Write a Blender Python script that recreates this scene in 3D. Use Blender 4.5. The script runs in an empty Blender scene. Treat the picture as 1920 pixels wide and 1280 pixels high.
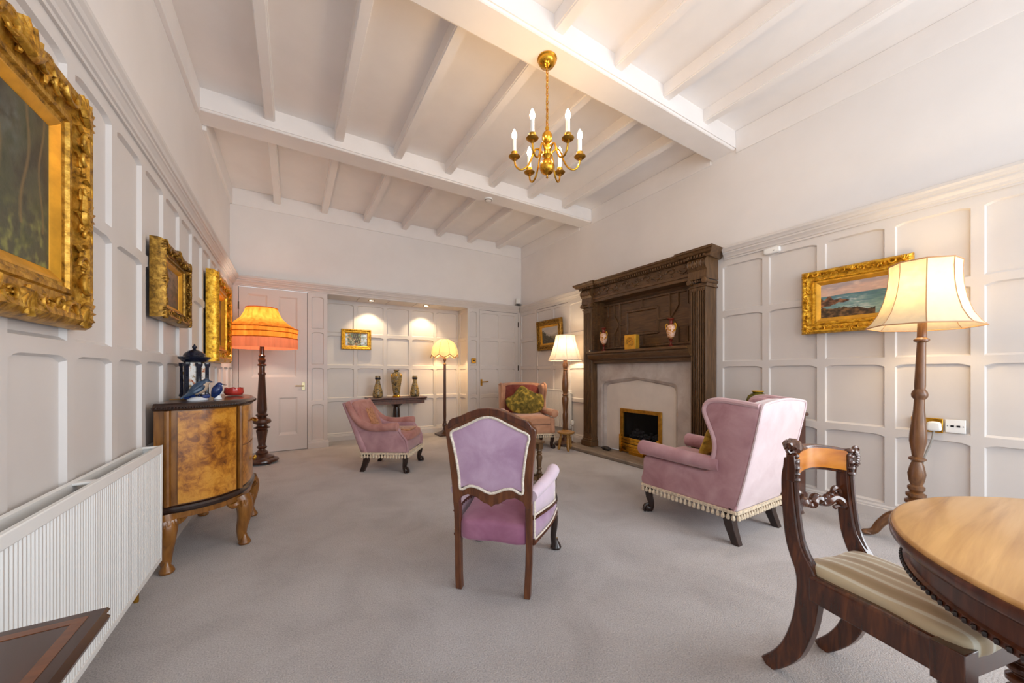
import bpy, bmesh, math, random
from mathutils import Vector, Matrix, noise
from mathutils.geometry import tessellate_polygon
# All sizes below are written in units of the camera height; S turns them into metres.
S = 1.15
RND = random.Random(7)
sc = bpy.context.scene
col = sc.collection
pi = math.pi
F, U0, V0 = 678.0, 960.0, 697.0
TH = math.atan2(411, 678)
sn, cs = math.sin(TH), math.cos(TH)

def G(u, v, z=0.0):
    """where the sight line through a photo pixel meets height z"""
    d = F * (1 - z) / (v - V0)
    xr = (u - U0) / F * d
    return (xr * cs + d * sn, d * cs - xr * sn)

# ---------------------------------------------------------------- materials
def lin(c):
    if isinstance(c, str):
        c = tuple(int(c[i:i + 2], 16) for i in (0, 2, 4))
    f = lambda x: x / 12.92 if x <= .04045 else ((x + .055) / 1.055) ** 2.4
    return tuple(f(x / 255) for x in c) + (1.0,)

class NT:
    def __init__(s, name):
        s.m = bpy.data.materials.new(name); s.m.use_nodes = True
        s.t = s.m.node_tree; s.n = s.t.nodes; s.l = s.t.links
        s.b = s.n['Principled BSDF']
        s.co = s.n.new('ShaderNodeTexCoord').outputs['Object']
    def mapv(s, scale=(1, 1, 1), rot=(0, 0, 0)):
        k = s.n.new('ShaderNodeMapping'); k.inputs['Scale'].default_value = scale; k.inputs['Rotation'].default_value = rot
        s.l.new(s.co, k.inputs['Vector']); return k.outputs[0]
    def noise(s, scale, detail=4, dist=0, vec=None, rough=.55):
        k = s.n.new('ShaderNodeTexNoise'); k.inputs['Scale'].default_value = scale; k.inputs['Detail'].default_value = detail
        k.inputs['Distortion'].default_value = dist; k.inputs['Roughness'].default_value = rough
        s.l.new(vec or s.co, k.inputs['Vector']); return k.outputs['Fac']
    def ramp(s, fac, stops):
        k = s.n.new('ShaderNodeValToRGB'); e = k.color_ramp.elements
        e[0].position, e[0].color = stops[0][0], lin(stops[0][1])
        e[1].position, e[1].color = stops[-1][0], lin(stops[-1][1])
        for p, c in stops[1:-1]:
            q = e.new(p); q.color = lin(c)
        s.l.new(fac, k.inputs[0]); return k.outputs[0]
    def bump(s, h, st, dist=.01):
        k = s.n.new('ShaderNodeBump'); k.inputs['Strength'].default_value = st; k.inputs['Distance'].default_value = dist
        s.l.new(h, k.inputs['Height']); s.l.new(k.outputs[0], s.b.inputs['Normal'])
    def set(s, **k):
        for a, v in k.items():
            s.b.inputs[a.replace('_', ' ')].default_value = v
        return s
    def colour(s, out): s.l.new(out, s.b.inputs['Base Color'])

def plain(name, c, rough=.5, metal=0, var=0, vs=8, bump=0, bs=120, **k):
    t = NT(name); t.set(Roughness=rough, Metallic=metal, **k)
    t.b.inputs['Base Color'].default_value = lin(c)
    if var:
        c0 = lin(c); t2 = t.noise(vs, 5)
        h = tuple(c) if not isinstance(c, str) else tuple(int(c[i:i + 2], 16) for i in (0, 2, 4))
        t.colour(t.ramp(t2, [(.3, tuple(max(0, x * (1 - var)) for x in h)), (.7, tuple(min(255, x * (1 + var)) for x in h))]))
    if bump: t.bump(t.noise(bs, 3), bump, .004)
    return t.m

def velvet(name, c1, c2, sheen=.6, scale=9, c3=None, tint='ffffff'):
    t = NT(name); t.set(Roughness=.85)
    st = [(.28, c1), (.72, c2)]
    if c3: st = [(.25, c1), (.5, c2), (.75, c3)]
    t.colour(t.ramp(t.noise(scale, 5, .4), st))
    t.b.inputs['Sheen Weight'].default_value = sheen; t.b.inputs['Sheen Roughness'].default_value = .4
    t.b.inputs['Sheen Tint'].default_value = lin(tint)
    t.b.inputs['Specular IOR Level'].default_value = .15
    t.bump(t.noise(220, 2), .15, .003)
    return t.m

def wood(name, stops, axis='x', stretch=9, scale=4, rough=.32, coat=.3, dist=1.0):
    t = NT(name); sc_ = {'x': (1, stretch, stretch), 'y': (stretch, 1, stretch), 'z': (stretch, stretch, 1)}[axis]
    v = t.mapv(sc_); n = t.noise(scale, 6, dist, v)
    t.colour(t.ramp(n, stops)); t.set(Roughness=rough)
    t.b.inputs['Coat Weight'].default_value = coat; t.b.inputs['Coat Roughness'].default_value = .15
    t.bump(n, .05, .003); return t.m

def gilt(name, dark, mid, light, rough=.38, metal=.75, bs=60):
    t = NT(name); n = t.noise(34, 6, .3, rough=.65)
    t.colour(t.ramp(n, [(.3, dark), (.5, mid), (.72, light)])); t.set(Roughness=rough, Metallic=metal)
    t.bump(t.noise(bs, 5), .35, .006); return t.m

def shade_mat(name, c, trans=.55, tc=None, pleat=0):
    t = NT(name); n = t.n; l = t.l
    n.remove(t.b)
    d = n.new('ShaderNodeBsdfDiffuse'); d.inputs[0].default_value = lin(c)
    r = n.new('ShaderNodeBsdfTranslucent'); r.inputs[0].default_value = lin(tc or c)
    m = n.new('ShaderNodeMixShader'); m.inputs[0].default_value = trans
    nz = t.ramp(t.noise(26, 4, .2, t.mapv((1, 1, pleat or 1))), [(.3, (195, 175, 150) if pleat == .06 else (205, 205, 205)), (.7, (255, 255, 255))])
    mx = n.new('ShaderNodeMixRGB'); mx.blend_type = 'MULTIPLY'; mx.inputs[0].default_value = 1
    mx.inputs[1].default_value = lin(tc or c); l.new(nz, mx.inputs[2]); l.new(mx.outputs[0], r.inputs[0])
    l.new(d.outputs[0], m.inputs[1]); l.new(r.outputs[0], m.inputs[2])
    l.new(m.outputs[0], n['Material Output'].inputs[0]); return t.m

def emit(name, c, st):
    t = NT(name); t.b.inputs['Base Color'].default_value = lin(c)
    t.b.inputs['Emission Color'].default_value = lin(c); t.b.inputs['Emission Strength'].default_value = st; return t.m

M = {}
def build_mats():
    M['ceil'] = plain('ceiling_paint', (243, 238, 235), .6, var=.012, vs=3, bump=.06, bs=30)
    M['wall'] = plain('wall_paint', (238, 233, 230), .65, var=.012, vs=2, bump=.05, bs=60)
    M['panel'] = plain('panel_paint', (217, 211, 207), .42, var=.012, vs=3, bump=.03, bs=90)
    M['gap_shade'] = plain('painted_gap_shade', (60, 56, 54), .8)
    M['white'] = plain('white_enamel', (238, 237, 234), .35)
    M['plastic'] = plain('white_plastic', (240, 240, 238), .4)
    M['dark'] = plain('dark_gap', (18, 16, 15), .8)  # near-black for shade in gaps; also the thermostat window
    M['steel'] = plain('hinge_steel', (88, 78, 70), .4, .8)
    M['brass'] = plain('polished_brass', (214, 160, 55), .2, 1.0, var=.1, vs=20)
    M['brass_dull'] = plain('dull_brass', (176, 132, 52), .36, .95, var=.15, vs=20)
    M['nickel'] = plain('pale_brass', (205, 190, 150), .3, .9)
    t = NT('carpet_wool'); t.set(Roughness=.95)
    big = t.noise(2.2, 6, .6, rough=.62); fine = t.noise(160, 3)
    a = t.ramp(big, [(.3, (184, 177, 175)), (.5, (200, 193, 191)), (.75, (212, 206, 205))])
    b = t.ramp(fine, [(.3, (205, 205, 205)), (.7, (255, 255, 255))])
    mx = t.n.new('ShaderNodeMixRGB'); mx.blend_type = 'MULTIPLY'; mx.inputs[0].default_value = 1
    t.l.new(a, mx.inputs[1]); t.l.new(b, mx.inputs[2]); t.colour(mx.outputs[0])
    t.b.inputs['Sheen Weight'].default_value = .25
    t.bump(fine, .6, .012); M['carpet'] = t.m
    M['mauve'] = velvet('mauve_velvet', (166, 130, 158), (206, 176, 200), .5, 6)
    M['mauve_seat'] = velvet('mauve_seat_velvet', (140, 84, 112), (172, 118, 142), .9, 6, tint='f4dce6')
    M['mauve_lit'] = velvet('lit_mauve_velvet', (212, 190, 206), (228, 208, 220), .5, 7)  # same mauve velvet, lightened for daylight on the arm sides
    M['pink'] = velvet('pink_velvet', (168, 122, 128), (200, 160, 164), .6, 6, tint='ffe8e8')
    M['pink_lit'] = velvet('lit_pink_velvet', (214, 190, 192), (232, 212, 214), .6, 6)  # the pink velvet paled for window light on the chair back
    M['rose'] = velvet('rose_velvet', (160, 106, 100), (198, 148, 138), .5, 7, tint='ffd8c8')
    M['pink_mid'] = velvet('pink_piping_velvet', (196, 156, 160), (214, 180, 182), .6, 6)
    M['rose_side'] = velvet('rose_side_velvet', (166, 124, 130), (194, 154, 158), .5, 7)
    M['tan'] = velvet('tan_velvet', (178, 128, 98), (206, 156, 126), .4, 8)
    M['plum'] = velvet('plum_velvet', (104, 50, 44), (142, 76, 66), .4, 10)
    M['tapestry'] = velvet('rose_tapestry', (118, 76, 48), (186, 130, 96), .3, 36, (206, 160, 120))
    M['green_tap'] = velvet('green_tapestry', (44, 46, 24), (112, 98, 44), .1, 15, (196, 164, 66))
    M['yellow_tap'] = velvet('yellow_tapestry', (88, 66, 34), (196, 160, 62), .2, 16, (214, 186, 96))
    M['gimp'] = plain('cream_braid', (226, 214, 198), .85, var=.12, vs=90, bump=.7, bs=110)
    M['fringe'] = plain('cream_fringe', (216, 198, 172), .9, var=.14, vs=60, bump=.5, bs=120)
    M['mahog'] = wood('mahogany', [(.25, (52, 24, 14)), (.5, (84, 42, 24)), (.75, (112, 60, 34))], 'z')
    M['mahog_edge'] = wood('golden_mahogany', [(.25, (62, 30, 14)), (.5, (98, 53, 26)), (.75, (128, 76, 40))], 'z')
    M['dark_wood'] = wood('dark_stained_wood', [(.3, (26, 14, 10)), (.7, (54, 30, 20))], 'z', rough=.28)
    M['oak'] = wood('dark_carved_oak', [(.2, (54, 36, 18)), (.5, (92, 64, 36)), (.8, (124, 90, 54))], 'z', 8, 5, .4, .15)
    M['oak_x'] = wood('dark_oak_beam', [(.2, (54, 36, 18)), (.5, (90, 62, 34)), (.8, (120, 86, 50))], 'y', 8, 5, .4, .15)
    M['lamp_wood'] = wood('lamp_oak', [(.2, (70, 42, 20)), (.5, (108, 68, 34)), (.8, (138, 92, 48))], 'z', 8, 5, .35, .3)
    M['lamp_dark'] = wood('lamp_mahogany', [(.2, (40, 20, 12)), (.5, (72, 38, 22)), (.8, (98, 56, 32))], 'z', 8, 5, .28, .4)
    M['stool_wood'] = wood('honey_oak', [(.2, (118, 78, 30)), (.5, (158, 112, 46)), (.8, (184, 138, 66))], 'x', 6, 6, .35, .3)
    t = NT('burr_walnut'); n = t.noise(19, 9, 1.3, rough=.7); n2 = t.noise(5, 3, 1.0)
    mxf = t.n.new('ShaderNodeMath'); mxf.operation = 'ADD'; t.l.new(n, mxf.inputs[0]); t.l.new(n2, mxf.inputs[1])
    hf = t.n.new('ShaderNodeMath'); hf.operation = 'MULTIPLY'; hf.inputs[1].default_value = .5; t.l.new(mxf.outputs[0], hf.inputs[0])
    t.colour(t.ramp(hf.outputs[0], [(.32, (70, 34, 8)), (.42, (142, 82, 18)), (.5, (190, 122, 34)), (.58, (212, 148, 52)), (.7, (164, 98, 28))]))
    t.set(Roughness=.3); t.b.inputs['Coat Weight'].default_value = .5; t.b.inputs['Coat Roughness'].default_value = .1; M['burr'] = t.m
    M['walnut'] = wood('walnut_rail', [(.2, (90, 50, 16)), (.5, (136, 86, 30)), (.8, (164, 110, 46))], 'z', 5, 6, .32, .4)
    M['table_top'] = wood('figured_walnut_top', [(.2, (132, 88, 46)), (.36, (182, 130, 72)), (.55, (208, 158, 96)), (.8, (222, 180, 124))], 'x', 13, 1.8, .3, .25, .5)
    M['satin'] = wood('satinwood_panel', [(.2, (168, 90, 18)), (.5, (204, 122, 30)), (.8, (224, 148, 52))], 'x', 5, 3, .25, .5)
    M['chair_wood'] = wood('rosewood', [(.2, (38, 17, 9)), (.5, (78, 38, 18)), (.8, (124, 66, 30))], 'z', 6, 6, .25, .5)
    M['low_top'] = wood('low_table_top', [(.2, (34, 14, 8)), (.5, (54, 23, 13)), (.8, (74, 35, 19))], 'y', 9, 3, .25, .5)
    M['band'] = wood('crossbanding', [(.2, (84, 42, 14)), (.8, (124, 68, 26))], 'x', 6, 8, .28, .4)
    M['gold'] = gilt('gilt_frame', (98, 64, 14), (186, 136, 42), (230, 186, 86), .4, .6)
    M['gold_b'] = gilt('bright_gilt_frame', (128, 82, 8), (214, 158, 34), (246, 206, 84), .36, .65)
    M['gold_d'] = gilt('old_gilt_frame', (62, 42, 10), (142, 102, 32), (198, 154, 66), .4, .65)
    M['slip'] = plain('gilt_slip', (216, 158, 48), .35, .5, var=.1, vs=12)
    M['stone'] = NT('pale_stone'); t = M['stone']
    t.colour(t.ramp(t.noise(5, 6, .6), [(.3, (172, 158, 150)), (.5, (192, 180, 172)), (.7, (206, 197, 190))])); t.set(Roughness=.75); t.bump(t.noise(40, 5), .12, .004); M['stone'] = t.m
    t = NT('hearth_slate'); t.colour(t.ramp(t.noise(4, 6, .8, t.mapv((6, 1, 1))), [(.3, (104, 90, 78)), (.55, (132, 117, 103)), (.75, (152, 138, 122))])); t.set(Roughness=.55); M['hearth'] = t.m
    M['infill'] = plain('cream_infill', (222, 212, 202), .7, var=.025, vs=5)
    M['black'] = plain('black_metal', (16, 16, 18), .4)
    M['coal'] = plain('coal', (34, 29, 30), .8, var=.7, vs=30)
    t = NT('fire_glass'); n = t.n; n.remove(t.b)
    a = n.new('ShaderNodeBsdfTransparent'); a.inputs[0].default_value = (.75, .8, .85, 1)
    g = n.new('ShaderNodeBsdfGlossy'); g.inputs['Roughness'].default_value = .04
    fr = n.new('ShaderNodeFresnel'); fr.inputs[0].default_value = 1.22
    mm = n.new('ShaderNodeMixShader'); t.l.new(fr.outputs[0], mm.inputs[0]); t.l.new(a.outputs[0], mm.inputs[1]); t.l.new(g.outputs[0], mm.inputs[2])
    t.l.new(mm.outputs[0], n['Material Output'].inputs[0]); M['glass'] = t.m
    t = NT('striped_silk'); w = t.n.new('ShaderNodeTexWave'); w.bands_direction = 'X'; w.inputs['Scale'].default_value = 3.0; w.inputs['Distortion'].default_value = 0
    t.l.new(t.co, w.inputs['Vector'])
    t.colour(t.ramp(w.outputs['Fac'], [(.0, (178, 152, 112)), (.28, (196, 170, 130)), (.36, (204, 182, 146)), (.44, (232, 224, 200)), (.72, (240, 234, 214)), (.80, (214, 198, 164)), (1, (206, 186, 150))]))
    t.set(Roughness=.5); t.b.inputs['Sheen Weight'].default_value = .4; M['stripe'] = t.m
    M['navy'] = plain('navy_glaze', (26, 28, 42), .15, var=.4, vs=30)
    t = NT('painted_porcelain'); t.colour(t.ramp(t.noise(24, 5, .5), [(.36, (176, 78, 50)), (.42, (226, 190, 160)), (.47, (244, 242, 238)), (.57, (240, 238, 234)), (.64, (150, 120, 60))])); t.set(Roughness=.15); M['porcelain'] = t.m
    M['bird_blue'] = plain('blue_glaze', (28, 48, 98), .18, var=.3, vs=30)
    M['bird_slate'] = plain('slate_blue_glaze', (54, 74, 98), .2, var=.2, vs=30)
    M['bird_cream'] = plain('cream_glaze', (196, 172, 148), .2, var=.06, vs=30)
    M['china'] = plain('white_china', (232, 234, 238), .15)
    M['red_glass'] = plain('red_glass', (188, 58, 48), .12, var=.12, vs=20)
    t = NT('art_pottery'); t.colour(t.ramp(t.noise(20, 5, .8), [(.3, (54, 52, 44)), (.45, (104, 94, 70)), (.53, (178, 148, 84)), (.62, (112, 104, 90)), (.72, (148, 138, 128))])); t.set(Roughness=.25); M['pottery'] = t.m
    M['green_glaze'] = plain('green_glaze', (92, 84, 30), .12, var=.5, vs=16)
    t = NT('gilt_porcelain'); t.colour(t.ramp(t.noise(26, 4, .4), [(.36, (130, 40, 26)), (.44, (206, 140, 50)), (.52, (236, 200, 186)), (.6, (226, 172, 120)), (.7, (190, 110, 30))])); t.set(Roughness=.14); M['urn'] = t.m
    M['urn_red'] = plain('maroon_glaze', (104, 36, 24), .15, .1, var=.3, vs=20)
    M['clock'] = plain('gilt_clock', (226, 172, 58), .3, .45, var=.1, vs=12)
    M['flex'] = plain('grey_flex', (150, 146, 140), .5)
    M['sh_orange'] = shade_mat('orange_silk', (228, 132, 50), .46, (255, 176, 76), .06)
    M['sh_fringe'] = shade_mat('coral_fringe', (232, 138, 104), .3, (255, 160, 116), .1)
    M['sh_cream'] = shade_mat('cream_fabric', (232, 220, 194), .25, (255, 230, 180))
    M['sh_dome'] = shade_mat('parchment', (236, 218, 176), .18, (255, 232, 176))
    M['sh_white'] = shade_mat('white_fabric', (236, 226, 214), .24, (255, 238, 214))
    M['sh_trim'] = plain('shade_trim', (196, 150, 110), .8)
    M['bulb'] = emit('lit_bulb', (255, 210, 148), 110)
    M['spot'] = emit('lit_downlight', (255, 240, 214), 14)
    t = NT('oil_paint'); at = t.n.new('ShaderNodeVertexColor'); at.layer_name = 'Col'
    t.colour(at.outputs[0]); t.set(Roughness=.4); t.bump(t.noise(60, 4), .15, .004); M['oil'] = t.m
build_mats()

# ---------------------------------------------------------------- mesh helpers
def B(): return bmesh.new()

def obj(name, bm, m, parent=None, bevel=0, sub=0, sharp=38, loc=None, rz=0, weld=True):
    if weld: bmesh.ops.remove_doubles(bm, verts=bm.verts, dist=1e-5)
    bmesh.ops.recalc_face_normals(bm, faces=bm.faces)
    bmesh.ops.scale(bm, vec=(S, S, S), verts=bm.verts)
    for f in bm.faces: f.smooth = True
    lim = math.radians(sharp)
    for e in bm.edges:
        if len(e.link_faces) == 2 and e.calc_face_angle(0) > lim: e.smooth = False
    me = bpy.data.meshes.new(name); bm.to_mesh(me); bm.free()
    me.materials.append(m)
    o = bpy.data.objects.new(name, me); col.objects.link(o)
    if parent: o.parent = parent
    if loc: o.location = Vector(loc) * S
    o.rotation_euler.z = rz
    if bevel:
        b = o.modifiers.new('bevel', 'BEVEL'); b.width = bevel * S; b.segments = 2; b.limit_method = 'ANGLE'; b.angle_limit = math.radians(40)
    if sub:
        s_ = o.modifiers.new('subsurf', 'SUBSURF'); s_.levels = s_.render_levels = sub
    return o

def tag(o, label, cat, group=None):
    o['label'] = label; o['category'] = cat
    if group: o['group'] = group
    return o

def thing(name, label, cat, loc, rz=0, group=None):
    o = bpy.data.objects.new(name, None); col.objects.link(o)
    o.empty_display_size = .1
    o.location = Vector(loc) * S; o.rotation_euler.z = rz
    return tag(o, label, cat, group)

NTRIM = [0]
def struct(name, bm, m, parent=None, **k):
    if name == 'trim':
        NTRIM[0] += 1; name = 'trim_%d' % NTRIM[0]
    o = obj(name, bm, m, parent, **k)
    for f in o.data.polygons: f.use_smooth = False
    if not parent: o['kind'] = 'structure'
    return o

def quad(bm, *p):
    return bm.faces.new([bm.verts.new(q) for q in p])

def box(bm, x0, x1, y0, y1, z0, z1, mtx=None):
    v = [Vector((x, y, z)) for z in (z0, z1) for y in (y0, y1) for x in (x0, x1)]
    if mtx: v = [mtx @ q for q in v]
    v = [bm.verts.new(q) for q in v]
    for f in ((0, 2, 3, 1), (4, 5, 7, 6), (0, 1, 5, 4), (2, 6, 7, 3), (0, 4, 6, 2), (1, 3, 7, 5)):
        bm.faces.new([v[i] for i in f])

def rings(bm, rs, closed=True, cap=True):
    """loft a list of rings (each a list of points)"""
    vs = [[bm.verts.new(p) for p in r] for r in rs]
    n = len(rs[0])
    for a, b in zip(vs, vs[1:]):
        for i in range(n if closed else n - 1):
            j = (i + 1) % n
            try: bm.faces.new((a[i], a[j], b[j], b[i]))
            except ValueError: pass
    if cap and closed:
        for r in (vs[0], vs[-1]):
            try: bm.faces.new(r)
            except ValueError: pass
    return vs

def lathe(bm, prof, seg=24, c=(0, 0), lobes=0, depth=0, mtx=None, twist=0):
    rs = []
    for k, (r, z) in enumerate(prof):
        ring = []
        for i in range(seg):
            a = 2 * pi * i / seg + twist
            q = r * (1 + depth * math.cos(lobes * a)) if lobes else r
            p = Vector((c[0] + q * math.cos(a), c[1] + q * math.sin(a), z))
            ring.append(mtx @ p if mtx else p)
        rs.append(ring)
    rings(bm, rs)

def tube(bm, path, r, seg=8, cap=True, flat=1.0, up=None):
    path = [Vector(p) for p in path]; n = len(path)
    rr = [r] * n if not isinstance(r, (list, tuple)) else r
    t0 = (path[1] - path[0]).normalized()
    u = up and Vector(up) or (Vector((0, 0, 1)) if abs(t0.z) < .9 else Vector((1, 0, 0)))
    a = t0.cross(u).normalized(); rs = []
    for i, p in enumerate(path):
        t = (path[min(i + 1, n - 1)] - path[max(i - 1, 0)])
        if t.length < 1e-9: t = t0
        t.normalize(); a = a - t * a.dot(t)
        if a.length < 1e-6: a = t.orthogonal()
        a.normalize(); b = t.cross(a)
        rs.append([p + (a * math.cos(2 * pi * k / seg) + b * math.sin(2 * pi * k / seg) * flat) * rr[i] for k in range(seg)])
    rings(bm, rs, True, cap)

def cat(pts, n=6, closed=False):
    """Catmull-Rom through points"""
    P = [Vector(p) for p in pts]; out = []; N = len(P)
    for i in range(N if closed else N - 1):
        if closed: p0, p1, p2, p3 = P[i - 1], P[i], P[(i + 1) % N], P[(i + 2) % N]
        else: p0, p1, p2, p3 = P[max(i - 1, 0)], P[i], P[i + 1], P[min(i + 2, N - 1)]
        for k in range(n):
            t = k / n
            out.append(.5 * ((2 * p1) + (p2 - p0) * t + (2 * p0 - 5 * p1 + 4 * p2 - p3) * t * t + (3 * p1 - p0 - 3 * p2 + p3) * t ** 3))
    if not closed: out.append(P[-1])
    return out

def ccw(p):
    a = sum(p[i - 1][0] * p[i][1] - p[i][0] * p[i - 1][1] for i in range(len(p)))
    p = [Vector((q[0], q[1])) for q in p]
    return p if a > 0 else p[::-1]

def inset(p, o):
    n = len(p); out = []
    for i in range(n):
        a = (p[i] - p[i - 1]); b = (p[(i + 1) % n] - p[i])
        if a.length < 1e-9: a = b
        if b.length < 1e-9: b = a
        a = a.normalized(); b = b.normalized()
        n1 = Vector((-a.y, a.x)); n2 = Vector((-b.y, b.x)); m = n1 + n2
        if m.length < 1e-6: m = n1
        m.normalize(); out.append(p[i] + m * o / max(.45, m.dot(n1)))
    return out

def fill(bm, loops, fn, w):
    flat = [q for l in loops for q in l]
    tri = tessellate_polygon([[Vector((q[0], q[1], 0)) for q in l] for l in loops])
    vs = [bm.verts.new(fn(q[0], q[1], w)) for q in flat]
    for t in tri:
        try: bm.faces.new([vs[i] for i in t])
        except ValueError: pass

def puff(bm, outline, t, R, fn, seg=4, dome=()):
    """rounded slab: closed 2-D outline, thickness t, edge radius R, placed by fn(u,v,w); dome=[(extra inset, height)]"""
    p = ccw(outline); L = []
    for e, hgt in reversed(dome): L.append((-e, -t / 2 - hgt))
    for k in range(seg + 1):
        a = pi / 2 * k / seg; L.append((R * (1 - math.sin(a)), -t / 2 + R * (1 - math.cos(a))))
    for k in range(seg, -1, -1):
        a = pi / 2 * k / seg; L.append((R * (1 - math.sin(a)), t / 2 - R * (1 - math.cos(a))))
    for e, hgt in dome: L.append((-e, t / 2 + hgt))
    b0 = inset(p, R); c0 = sum(b0, Vector((0, 0))) / len(b0); mr = sum((q - c0).length for q in b0) / len(b0)
    rs = []; ps = []
    for o, w in L:
        q = inset(p, o) if o > 0 else p if o == 0 else [c0 + (v - c0) * max(.25, 1 + o * 1.6 / mr) for v in b0]
        ps.append((q, w)); rs.append([fn(a[0], a[1], w) for a in q])
    rings(bm, rs, True, False)
    fill(bm, [ps[0][0]], fn, ps[0][1]); fill(bm, [ps[-1][0]], fn, ps[-1][1])

def prism(bm, outer, fn, w0, w1, holes=()):
    loops = [ccw(outer)] + [ccw(h) for h in holes]
    fill(bm, loops, fn, w0); fill(bm, loops, fn, w1)
    for l in loops:
        rings(bm, [[fn(q[0], q[1], w0) for q in l], [fn(q[0], q[1], w1) for q in l]], True, False)

def sweep(bm, path, prof, closed=False, side=1):
    """mitred moulding: path of (x,y), profile of (out,z); out is to the right of travel times side"""
    P = [Vector((p[0], p[1])) for p in path]; n = len(P); rs = []
    for i in range(n):
        a = P[i] - P[i - 1] if (closed or i) else P[1] - P[0]
        b = P[(i + 1) % n] - P[i] if (closed or i < n - 1) else P[i] - P[i - 1]
        a = a.normalized(); b = b.normalized()
        n1 = Vector((a.y, -a.x)); n2 = Vector((b.y, -b.x)); m = (n1 + n2).normalized(); k = 1 / max(.3, m.dot(n1))
        rs.append([Vector((P[i].x + m.x * o * k * side, P[i].y + m.y * o * k * side, z)) for o, z in prof])
    if closed: rs.append(rs[0])
    vs = [[bm.verts.new(p) for p in r] for r in rs]
    for a, b in zip(vs, vs[1:]):
        for i in range(len(prof) - 1):
            bm.faces.new((a[i], a[i + 1], b[i + 1], b[i]))
    if not closed:
        for r in (vs[0], vs[-1]):
            if len(r) > 2: bm.faces.new(r)

def ell(bm, c, r, seg=12, rg=8, mtx=None):
    rs = []
    for i in range(rg + 1):
        a = -pi / 2 + pi * i / rg; q = max(math.cos(a), .02)
        ring = []
        for k in range(seg):
            b = 2 * pi * k / seg
            p = Vector((r[0] * q * math.cos(b), r[1] * q * math.sin(b), r[2] * math.sin(a)))
            if mtx: p = mtx @ p
            ring.append(Vector(c) + p)
        rs.append(ring)
    rings(bm, rs)

def frame_fn(axis, x, y, z, flip=1):
    """2-D (u,v,w) on a wall -> 3-D. axis 'x': wall plane x=const with u along y; 'y': plane y=const with u along x; w grows into the room"""
    if axis == 'x': return lambda u, v, w: Vector((x + w * flip, y + u, z + v))
    return lambda u, v, w: Vector((x + u, y + w * flip, z + v))
# ---------------------------------------------------------------- the room
XL, XR, YB, YA = -.611, 3.456, 5.41, 5.80
XLU, XRU, YBU = -.645, 3.49, 5.44
YN = -.75                      # rear wall left out behind the camera so soft light floods in
ZC, ZBM, ZJ, ZPL = 3.21, 3.042, 3.11, 3.01
ZROW = [.0885, .596, 1.0745, 1.5455, 2.06]
fl = lambda a, z, w: Vector((XL + w, a, z))
fr = lambda a, z, w: Vector((XR - w, a, z))
fb = lambda a, z, w: Vector((a, YB - w, z))

def cell(bm, fn, a0, a1, z0, z1, ia0, ia1, iz0, iz1, t=.016, arch=.015, ch=.007):
    A0, A1, Z0, Z1 = a0 + ia0, a1 - ia1, z0 + iz0, z1 - iz1
    k = min(.055, (A1 - A0) * .3)
    def hole(o, oz):
        p = [(A0 + o, Z0 + oz), (A1 - o, Z0 + oz)]
        if arch:
            for i in range(5):
                s_ = i / 4; p.append((A1 - o - k * s_, Z1 - o - arch + arch * math.sin(s_ * pi / 2)))
            for i in range(5):
                s_ = 1 - i / 4; p.append((A0 + o + k * s_, Z1 - o - arch + arch * math.sin(s_ * pi / 2)))
        else: p += [(A1 - o, Z1 - o), (A0 + o, Z1 - o)]
        return [Vector(q) for q in p]
    h0, h1 = hole(0, 0), hole(ch, ch * 1.8)
    q4 = lambda *P: quad(bm, *[fn(x_, y_, 0) for x_, y_ in P])
    T = h0[2:]      # top edge of the opening, right to left
    q4((a0, z0), (a1, z0), (A1, Z0), (A0, Z0))
    q4((a1, z0), (a1, z1), T[0], (A1, Z0)); q4((a0, z1), (a0, z0), (A0, Z0), T[-1])
    up = lambda x_: (a0 + (x_ - A0) / (A1 - A0) * (a1 - a0), z1)
    for p_, r_ in zip(T, T[1:]): q4(p_, up(p_.x), up(r_.x), r_)
    rings(bm, [[fn(q[0], q[1], 0) for q in h0], [fn(q[0], q[1], -t) for q in h1]], True, False)
    fill(bm, [h1], fn, -t)

def grid(bm, fn, av, arch=.015, st=.025, first=None, last=None):
    for i, (a0, a1) in enumerate(zip(av, av[1:])):
        for j, (z0, z1) in enumerate(zip(ZROW, ZROW[1:])):
            cell(bm, fn, a0, a1, z0, z1, first if (i == 0 and first is not None) else st,
                 last if (i == len(av) - 2 and last is not None) else st,
                 .014 if j == 0 else .023, .07 if j == 3 else .023, arch=arch)

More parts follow.
